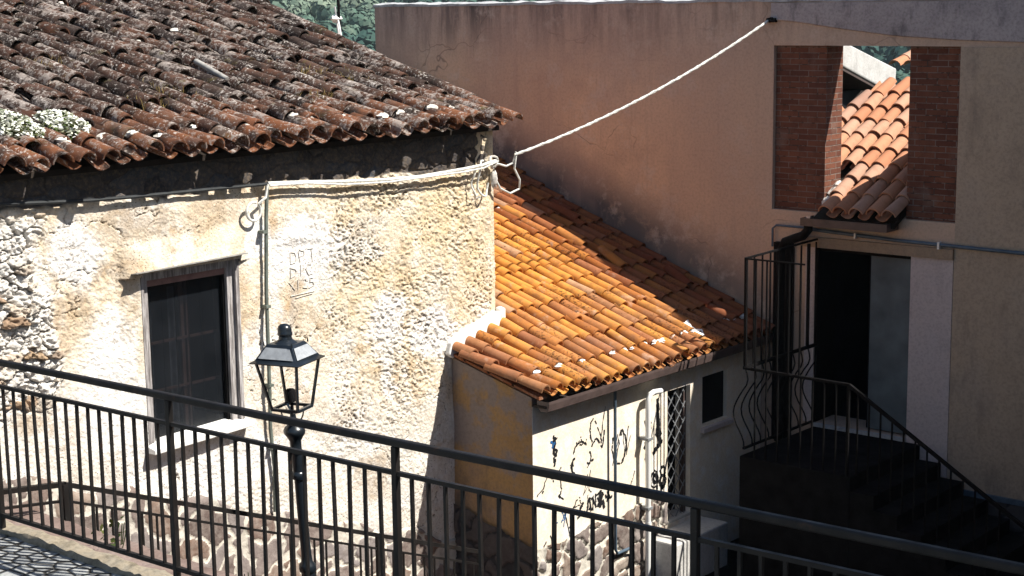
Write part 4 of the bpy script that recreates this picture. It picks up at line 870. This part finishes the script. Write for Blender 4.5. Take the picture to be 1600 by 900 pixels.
    mb = MB(); mb.box((x0+.002, YB+.003, z0+.003), (x0+.03, YB+.44, z1-.003)); mb.box((x0+.031, YB+.05, z1-.05), (x1-.003, YB+.44, z1-.003)); obj('dark_reveal_lining', mb, M['rust'], t)  # dark lining added over the reveal so it reads as shade
    d = obj('door', (lambda m: (m.box((-8.96, YB+.08, z0+.02), (-8.404, YB+.125, z1-.005)), m)[-1])(MB()), M['door'], t); mb = MB()
    mb.box((-8.965, YB+.075, z0+.02), (-8.95, YB+.13, z1-.005)); obj('stile', mb, M['rust'], d)
    mb = MB(); mb.box((-9.632, YB-.05, -5.06), (-8.402, YB+.44, -5.021)); obj('door_sill', mb, M['coping'], t)
    # unseen block added out of frame to the right to shade the courtyard
    mb = MB(); mb.extr([(-3.6, 10.0, -7), (-.9, 10.0, -7), (-.9, 6.6, -7), (7, 6.6, -7), (7, 17.5, -7), (-3.6, 17.5, -7)], (0, 0, 9.6)); obj('shade_block', mb, M['olive'], t)
    # steps and landing
    s = empty('entrance_steps', (-8, 16, -6.5), 'dark stone landing with steps climbing to the shaded doorway', 'steps')
    mb = MB(); mb.box((-9.62, 15.33, -6.6), (-8.22, 16.99, -5.065)); obj('landing', mb, M['soil'], s, bevel=.015)
    for i in range(7):
        mb = MB(); x = -8.218 + i*.28; mb.box((x, 15.33, -6.6), (x+.279, 16.94, -5.23-i*.165)); obj('step', mb, M['soil'], s)
    # iron work on the landing
    g = empty('iron_railing', (-9.5, 15.4, -5), 'black iron balcony railing with bulging bars, tall cage and stair handrail by the doorway', 'railing')
    x0, yf, yw = -9.58, 15.35, 16.93; zt, zm, zb = -2.81, -4.05, -4.98; mb = MB()
    mb.bar((x0, yf, zt), (x0, yw, zt+.03), .022); mb.bar((x0, yf, zt), (-8.83, yf, zt), .018); obj('top_rail', mb, M['rust'], g)
    mb = MB(); mb.bar((x0, yf, zm), (x0, yw, zm), .035); mb.bar((x0, yf, zm), (-8.27, yf, zm-.01), .03); obj('middle_rail', mb, M['rust'], g)
    mb = MB(); mb.bar((x0, yf, zb), (x0, yw, zb), .025); obj('bottom_rail', mb, M['rust'], g)
    mb = MB(); mb.bar((-8.27, yf, zm-.01), (-6.6, yf, -5.06), .035); mb.bar((-6.6, yf, -5.06), (-6.25, yf, -5.26), .035); obj('handrail', mb, M['rust'], g)
    n = 10
    for i in range(n):
        y = yf + .02 + (yw-yf-.04)*i/(n-1); mb = MB(); w = .03 if i in (0, n-2) else .016
        mb.bar((x0, y, zt), (x0, y, zm), w); pts = []
        for j in range(15):
            f = j/14; b = .15*math.sin(PI*min(1, max(0, (f-.12)/.84)))**2*(.5+.9*f) - .035*math.sin(PI*min(1, f/.3))
            pts.append((x0 - b, y + .01*math.sin(f*5+i), zm + (zb-zm)*f))
        mb.tube(pts, .009, 6); obj('bar', mb, M['rust'], g)
    for i in range(5):
        x = x0 + .14*(i+1); mb = MB(); mb.bar((x, yf, zt), (x, yf, zm), .016); obj('bar', mb, M['rust'], g)
    for i in range(9):
        x = x0 + .145*(i+1); mb = MB(); mb.bar((x, yf, zm), (x, yf, -5.07), .03 if i == 8 else .016); obj('bar', mb, M['rust'], g)
    for i in range(13):
        x = -8.16 + i*.135; z = zm - .01 + (-5.06+4.06)*(x+8.27)/(1.67); mb = MB(); mb.bar((x, yf, z), (x, yf, z-.92), .016); obj('bar', mb, M['rust'], g)
    # neighbour further behind: sloping concrete slab and a scrap of roof
    q = empty('house_behind', (-11, 21, -2), 'pale concrete roof slab of a house seen through the brick opening', 'house')
    X0 = -11.0; mb = MB(); mb.extr([(X0, 19.5, -.41), (X0, 21.62, -.985), (X0, 21.60, -1.25), (X0, 21.1, -1.215), (X0, 19.5, -.73)], (-1.8, 0, 0)); obj('roof_slab', mb, M['concrete'], q, bevel=.02)
    mb = MB(); mb.extr([(X0-.02, 19.52, -.738), (X0-.02, 21.1, -1.223), (X0-.02, 21.1, -1.26), (X0-.02, 19.52, -.78)], (-1.7, 0, 0)); obj('soffit', mb, M['brown'], q)
    mb = MB(); mb.box((-13, 19.6, -6), (-11.25, 22.6, -1.27)); obj('wall', mb, M['dark'], q)
    rb = MB()
    for i in range(4):
        for j in range(5): tile(rb, Vector((-12.2 + i*.26, 23.9 + j*.33, -1.05 + j*.08)), Vector((0, .97, .24)), Vector((1, 0, 0)), Vector((0, -.24, .97)), .42, .11, .09, .9, True, R.uniform(.1, .8))
    obj('tiles', rb, M['tile_rear'], q, smooth=True)

# ================================================================== RAILINGS AND LAMP
def build_street_furniture():
    y = 5.55
    zt = lambda x: -2.15 + .0145*(x+8.8)
    g = empty('street_railing', (-6, y, -3.2), 'long black metal street railing crossing the foreground', 'railing')
    x0, x1 = -11.4, .5
    mb = MB(); mb.bar((x0, y, zt(x0)), (x1, y, zt(x1)), .040, .040); obj('handrail', mb, M['iron'], g, bevel=.01)
    mb = MB(); mb.bar((x0, y, zt(x0)-.155), (x1, y, zt(x1)-.155), .022, .022); obj('middle_rail', mb, M['iron'], g)
    mb = MB(); mb.bar((x0, y, zt(x0)-1.0), (x1, y, zt(x1)-1.0), .026, .024); obj('bottom_rail', mb, M['iron'], g)
    for i in range(-2, 5):
        x = -7.205 + i*1.755; mb = MB(); mb.box((x-.017, y-.017, -3.24), (x+.017, y+.017, zt(x)-.02)); obj('post', mb, M['iron'], g, bevel=.004)
        if i == 4: continue
        for j in range(1, 16):
            xb = x + j*1.755/16
            if xb > x1: break
            mb = MB(); e = R.gauss(0, .003); mb.bar((xb+e, y+R.gauss(0, .002), zt(xb)-.99), (xb-e, y, zt(xb)-.16), .0165, .0165, up=(R.gauss(0, .12), 1, 0)); obj('baluster', mb, M['iron'], g)
    # stair railing along the old facade
    X2 = -9.92; zt2 = lambda yy: -3.395 - .385*(yy-6.67)
    g = empty('stair_railing', (X2, 8.6, -5), 'thin black stair railing descending along the foot of the old facade', 'railing')
    ya, yb = 6.67, 11.2; L = Vector((X2-.49, 5.77, -3.40))
    mb = MB(); mb.bar((X2, ya, zt2(ya)), (X2, yb, zt2(yb)), .04, .036); mb.bar(L, (X2, ya, zt2(ya)), .04, .036); obj('handrail', mb, M['iron'], g)
    mb = MB(); mb.bar((X2, ya, zt2(ya)-.125), (X2, yb, zt2(yb)-.125), .02); mb.bar(L - Vector((0,0,.125)), (X2, ya, zt2(ya)-.125), .02); obj('middle_rail', mb, M['iron'], g)
    mb = MB(); mb.bar((X2, ya, zt2(ya)-.88), (X2, yb, zt2(yb)-.88), .02); obj('bottom_rail', mb, M['iron'], g)
    for yy in (ya, 9.85, yb):
        mb = MB(); w = .022 if yy == ya else .016; mb.box((X2-w, yy-w, zt2(yy)-1.1), (X2+w, yy+w, zt2(yy)-.0)); obj('post', mb, M['iron'], g)
    yy = ya + .13
    while yy < yb - .05:
        if abs(yy-9.85) > .05: mb = MB(); mb.bar((X2, yy, zt2(yy)-.13), (X2, yy, zt2(yy)-.88), .014); obj('baluster', mb, M['iron'], g)
        yy += .135
    # street lamp
    bx, by = -9.33, 8.585
    g = empty('street_lamp', (bx, by, -5.95), 'dark navy iron street lamp with square lantern in front of the old house', 'street lamp')
    def part(name, prof, m, par=g, n=20, **k): mb = MB(); mb.lathe([(r, z + 5.95) for r, z in prof], n, (0,0,0), **k); return lampobj(name, mb, m, par)
    tilt = Matrix.Translation((bx, by, -5.90)) @ Matrix(((1,0,-.052,0),(0,1,-.030,0),(0,0,1,0),(0,0,0,1)))
    def lampobj(name, mb, m, par):
        mb.v = [tuple(tilt @ Vector(p)) for p in mb.v]; return obj(name, mb, m, par, smooth=True)
    part('base', [(.12,-5.95),(.12,-5.85),(.10,-5.8),(.085,-5.5),(.08,-5.2),(.075,-5.1)], M['lamp'])
    part('post', [(.055,-5.1),(.055,-4.53),(.066,-4.52),(.07,-4.49),(.066,-4.46),(.047,-4.44),(.042,-4.38),(.039,-3.78),(.039,-3.76)], M['lamp'])
    part('collar', [(.039,-3.76),(.054,-3.75),(.058,-3.73),(.054,-3.70),(.043,-3.69),(.043,-3.55),(.052,-3.54),(.052,-3.52),(.045,-3.51),(.047,-3.44),(.07,-3.40),(.085,-3.38),(.088,-3.355),(.075,-3.33),(.05,-3.31),(.03,-3.29),(.022,-3.22)], M['lamp'])
    lan = MB(); a0, a1, zb_, zt_ = .115, .18, -3.17, -2.785; ang = math.radians(18)
    rot = lambda x, y_: (x*math.cos(ang) - y_*math.sin(ang), x*math.sin(ang) + y_*math.cos(ang))
    c = lambda s, i, z: Vector((*rot(s*(1,-1,-1,1)[i], s*(1,1,-1,-1)[i]), z + 5.95))
    for i in range(4):
        lan.bar(c(a0,i,zb_), c(a1,i,zt_), .018); lan.bar(c(a0,i,zb_), c(a0,(i+1) % 4,zb_), .022); lan.bar(c(a1,i,zt_-.005), c(a1,(i+1) % 4,zt_-.005), .016)
        lan.bar(c(a0,i,zb_), Vector((0,0,-3.22+5.95)), .016)
    lan.tube([c(a0*.6,0,zb_), c(a0*.5,0,-3.24), Vector((.03,.03,-3.31+5.95))], .006, 6); lan.tube([c(a0*.6,2,zb_), c(a0*.5,2,-3.24), Vector((-.03,-.03,-3.31+5.95))], .006, 6)
    lf = lampobj('lantern_frame', lan, M['lamp'], g)
    part('lamp_holder', [(.012,-3.25),(.014,-3.13),(.035,-3.12),(.038,-3.03),(.03,-3.02)], M['rust'], lf, 14)
    rf = MB(); s2 = math.sqrt(2)
    rf.lathe([(.215*s2,-2.79+5.95),(.22*s2,-2.782+5.95),(.185*s2,-2.765+5.95),(.115*s2,-2.655+5.95),(.105*s2,-2.645+5.95)], 4, (0,0,0), PI/4+ang, True)
    rr = lampobj('lantern_roof', rf, M['lamp'], g); pn = MB()
    for i in range(4):
        j = (i+1) % 4; A_, B_ = c(.182,i,-2.757), c(.182,j,-2.757); C_, D_ = c(.124,j,-2.662), c(.124,i,-2.662); m_ = (A_+B_+C_+D_)/4; nn = (B_-A_).cross(D_-A_).normalized(); nn = nn if nn.z > 0 else -nn
        pn.add([m_ + (q-m_)*.86 + nn*.004 for q in (A_,B_,C_,D_)], [(0,1,2,3)])
    lampobj('roof_panel', pn, M['lamp_glass'], rr)
    part('finial', [(.10,-2.65),(.075,-2.632),(.055,-2.62),(.05,-2.595),(.058,-2.585),(.060,-2.57),(.055,-2.562),(.056,-2.54),(.048,-2.515),(.03,-2.5),(.005,-2.495)], M['lamp'], rr)
    for i in range(4): sp = MB(); p = c(.125,i,-2.655); sp.tube([p, p+Vector((0,0,.035))], [.008,.003], 6); lampobj('spike', sp, M['lamp'], rr)
    # overhead cable
    a = Vector((XA+.12, 13.5, -1.60)); b = Vector((-10.306, 16.965, -.235)); pts = []
    for i in range(41):
        f = i/40; p = a.lerp(b, f); p.z -= .24*4*f*(1-f)*.5; pts.append(p)
    t = empty('overhead_cable', a, 'thick twisted white cable sagging from the old house corner up to the tall wall', 'cable')
    mb = MB(); mb.tube([p + Vector((0, .007*math.cos(i*2.2), .007*math.sin(i*2.2))) for i, p in enumerate(pts)], .013, 8); mb.tube([p + Vector((0, -.007*math.cos(i*2.2), -.007*math.sin(i*2.2))) for i, p in enumerate(pts)], .012, 8); obj('strands', mb, M['cable'], t, smooth=True)
    mb = MB(); mb.tube([b, b + Vector((.05, .035, .02))], .03, 8); mb.box((b.x-.02, 16.95, b.z-.02), (b.x+.10, 17.0, b.z+.03)); obj('wall_hook', mb, M['rust'], t)
    # weeds rooted at the ledge
    for x, yy, z, n, h, lab in ((-8.98, 6.40, -3.6, 26, .16, 'small yellow green weed on the brown ledge behind the railing'), (-9.96, 8.3, -5.0, 60, .42, 'leggy green weed at the foot of the facade left of the lamp'), (-10.0, 8.75, -5.15, 50, .36, 'second leggy weed at the facade foot just beside the lamp post')):
        w = MB()
        for i in range(n):
            p = Vector((x + R.gauss(0, .05), yy + R.gauss(0, .07), z + (R.random()**.7)*h)); d = Vector((R.gauss(0,1), R.gauss(0,1), R.gauss(.4,.5))).normalized(); u = d.orthogonal().normalized()*R.uniform(.008, .016); L_ = R.uniform(.03, .06)
            w.add([p-u*.3, p+u*.3, p+d*L_*.5+u, p+d*L_, p+d*L_*.5-u], [(0,1,2,3,4)], R.uniform(.1, 1))
        for i in range(6): p = Vector((x + R.gauss(0, .03), yy + R.gauss(0, .04), z)); w.tube([p, p + Vector((R.gauss(0,.03), R.gauss(0,.03), h))], .004, 5)
        tag(obj('weed', w, M['leaf']), lab, 'weed', 'green weeds below the facade')

def build_haze():
    mb = MB(); mb.box((-660, -40, -60), (660, 680, 52)); g = G('air'); g.nt.nodes.remove(g.p)
    v = g.n('ShaderNodeVolumePrincipled'); v.inputs['Density'].default_value = HAZE; v.inputs['Color'].default_value = (.72, .9, .95, 1); v.inputs['Anisotropy'].default_value = .2
    g.nt.links.new(v.outputs[0], g.nt.nodes['Material Output'].inputs['Volume'])
    tag(obj('haze', mb, g.m), 'thin bluish haze over the valley', 'haze', kind='stuff')
HAZE = .0002
build_haze()
build_setting(); build_old_house(); build_low_house(); build_tall_house(); build_street_furniture()

# ------------------------------------------------------------------ light
sun = Vector((1, .475, 1.4)).normalized()
L = bpy.data.lights.new('sun', 'SUN'); L.energy = SUN_STRENGTH; L.angle = math.radians(.5); L.color = (1, .945, .86)
lo = bpy.data.objects.new('sun', L); COL.objects.link(lo); lo.rotation_euler = sun.to_track_quat('Z', 'Y').to_euler(); lo.location = (10, 5, 20)
w = bpy.data.worlds.new('World'); scene.world = w; w.use_nodes = True; nt = w.node_tree
sk = nt.nodes.new('ShaderNodeTexSky'); sk.sky_type = 'NISHITA'; sk.sun_disc = False
sk.sun_elevation = math.asin(sun.z); sk.sun_rotation = math.atan2(sun.x, sun.y)
bg = nt.nodes['Background']; bg.inputs['Strength'].default_value = SKY_STRENGTH; nt.links.new(sk.outputs[0], bg.inputs['Color'])

# ------------------------------------------------------------------ camera
pitch, roll, yaw = .17165516, -.01386242, .70138751
u = Vector((math.cos(yaw), math.sin(yaw), 0)); fw = Vector((-math.sin(yaw), math.cos(yaw), 0))
F = fw*math.cos(pitch) - Vector((0,0,math.sin(pitch))); U = fw*math.sin(pitch) + Vector((0,0,math.cos(pitch)))
R2 = u*math.cos(roll) + U*math.sin(roll); U2 = -u*math.sin(roll) + U*math.cos(roll)
cam = bpy.data.cameras.new('camera'); cam.sensor_width = 36; cam.lens = 2559.4/1600*36; cam.clip_end = 4000; cam.clip_start = .1
co = bpy.data.objects.new('camera', cam); COL.objects.link(co)
co.matrix_world = Matrix(((R2.x, U2.x, -F.x, 0), (R2.y, U2.y, -F.y, 0), (R2.z, U2.z, -F.z, 0), (0,0,0,1)))
scene.camera = co
vs_ = scene.view_settings; vs_.view_transform = 'Standard'; vs_.look = 'None'; vs_.exposure = EXPOSURE; vs_.gamma = 1; vs_.use_curve_mapping = False
scene.display_settings.display_device = 'sRGB'
scene.cycles.max_bounces = 6
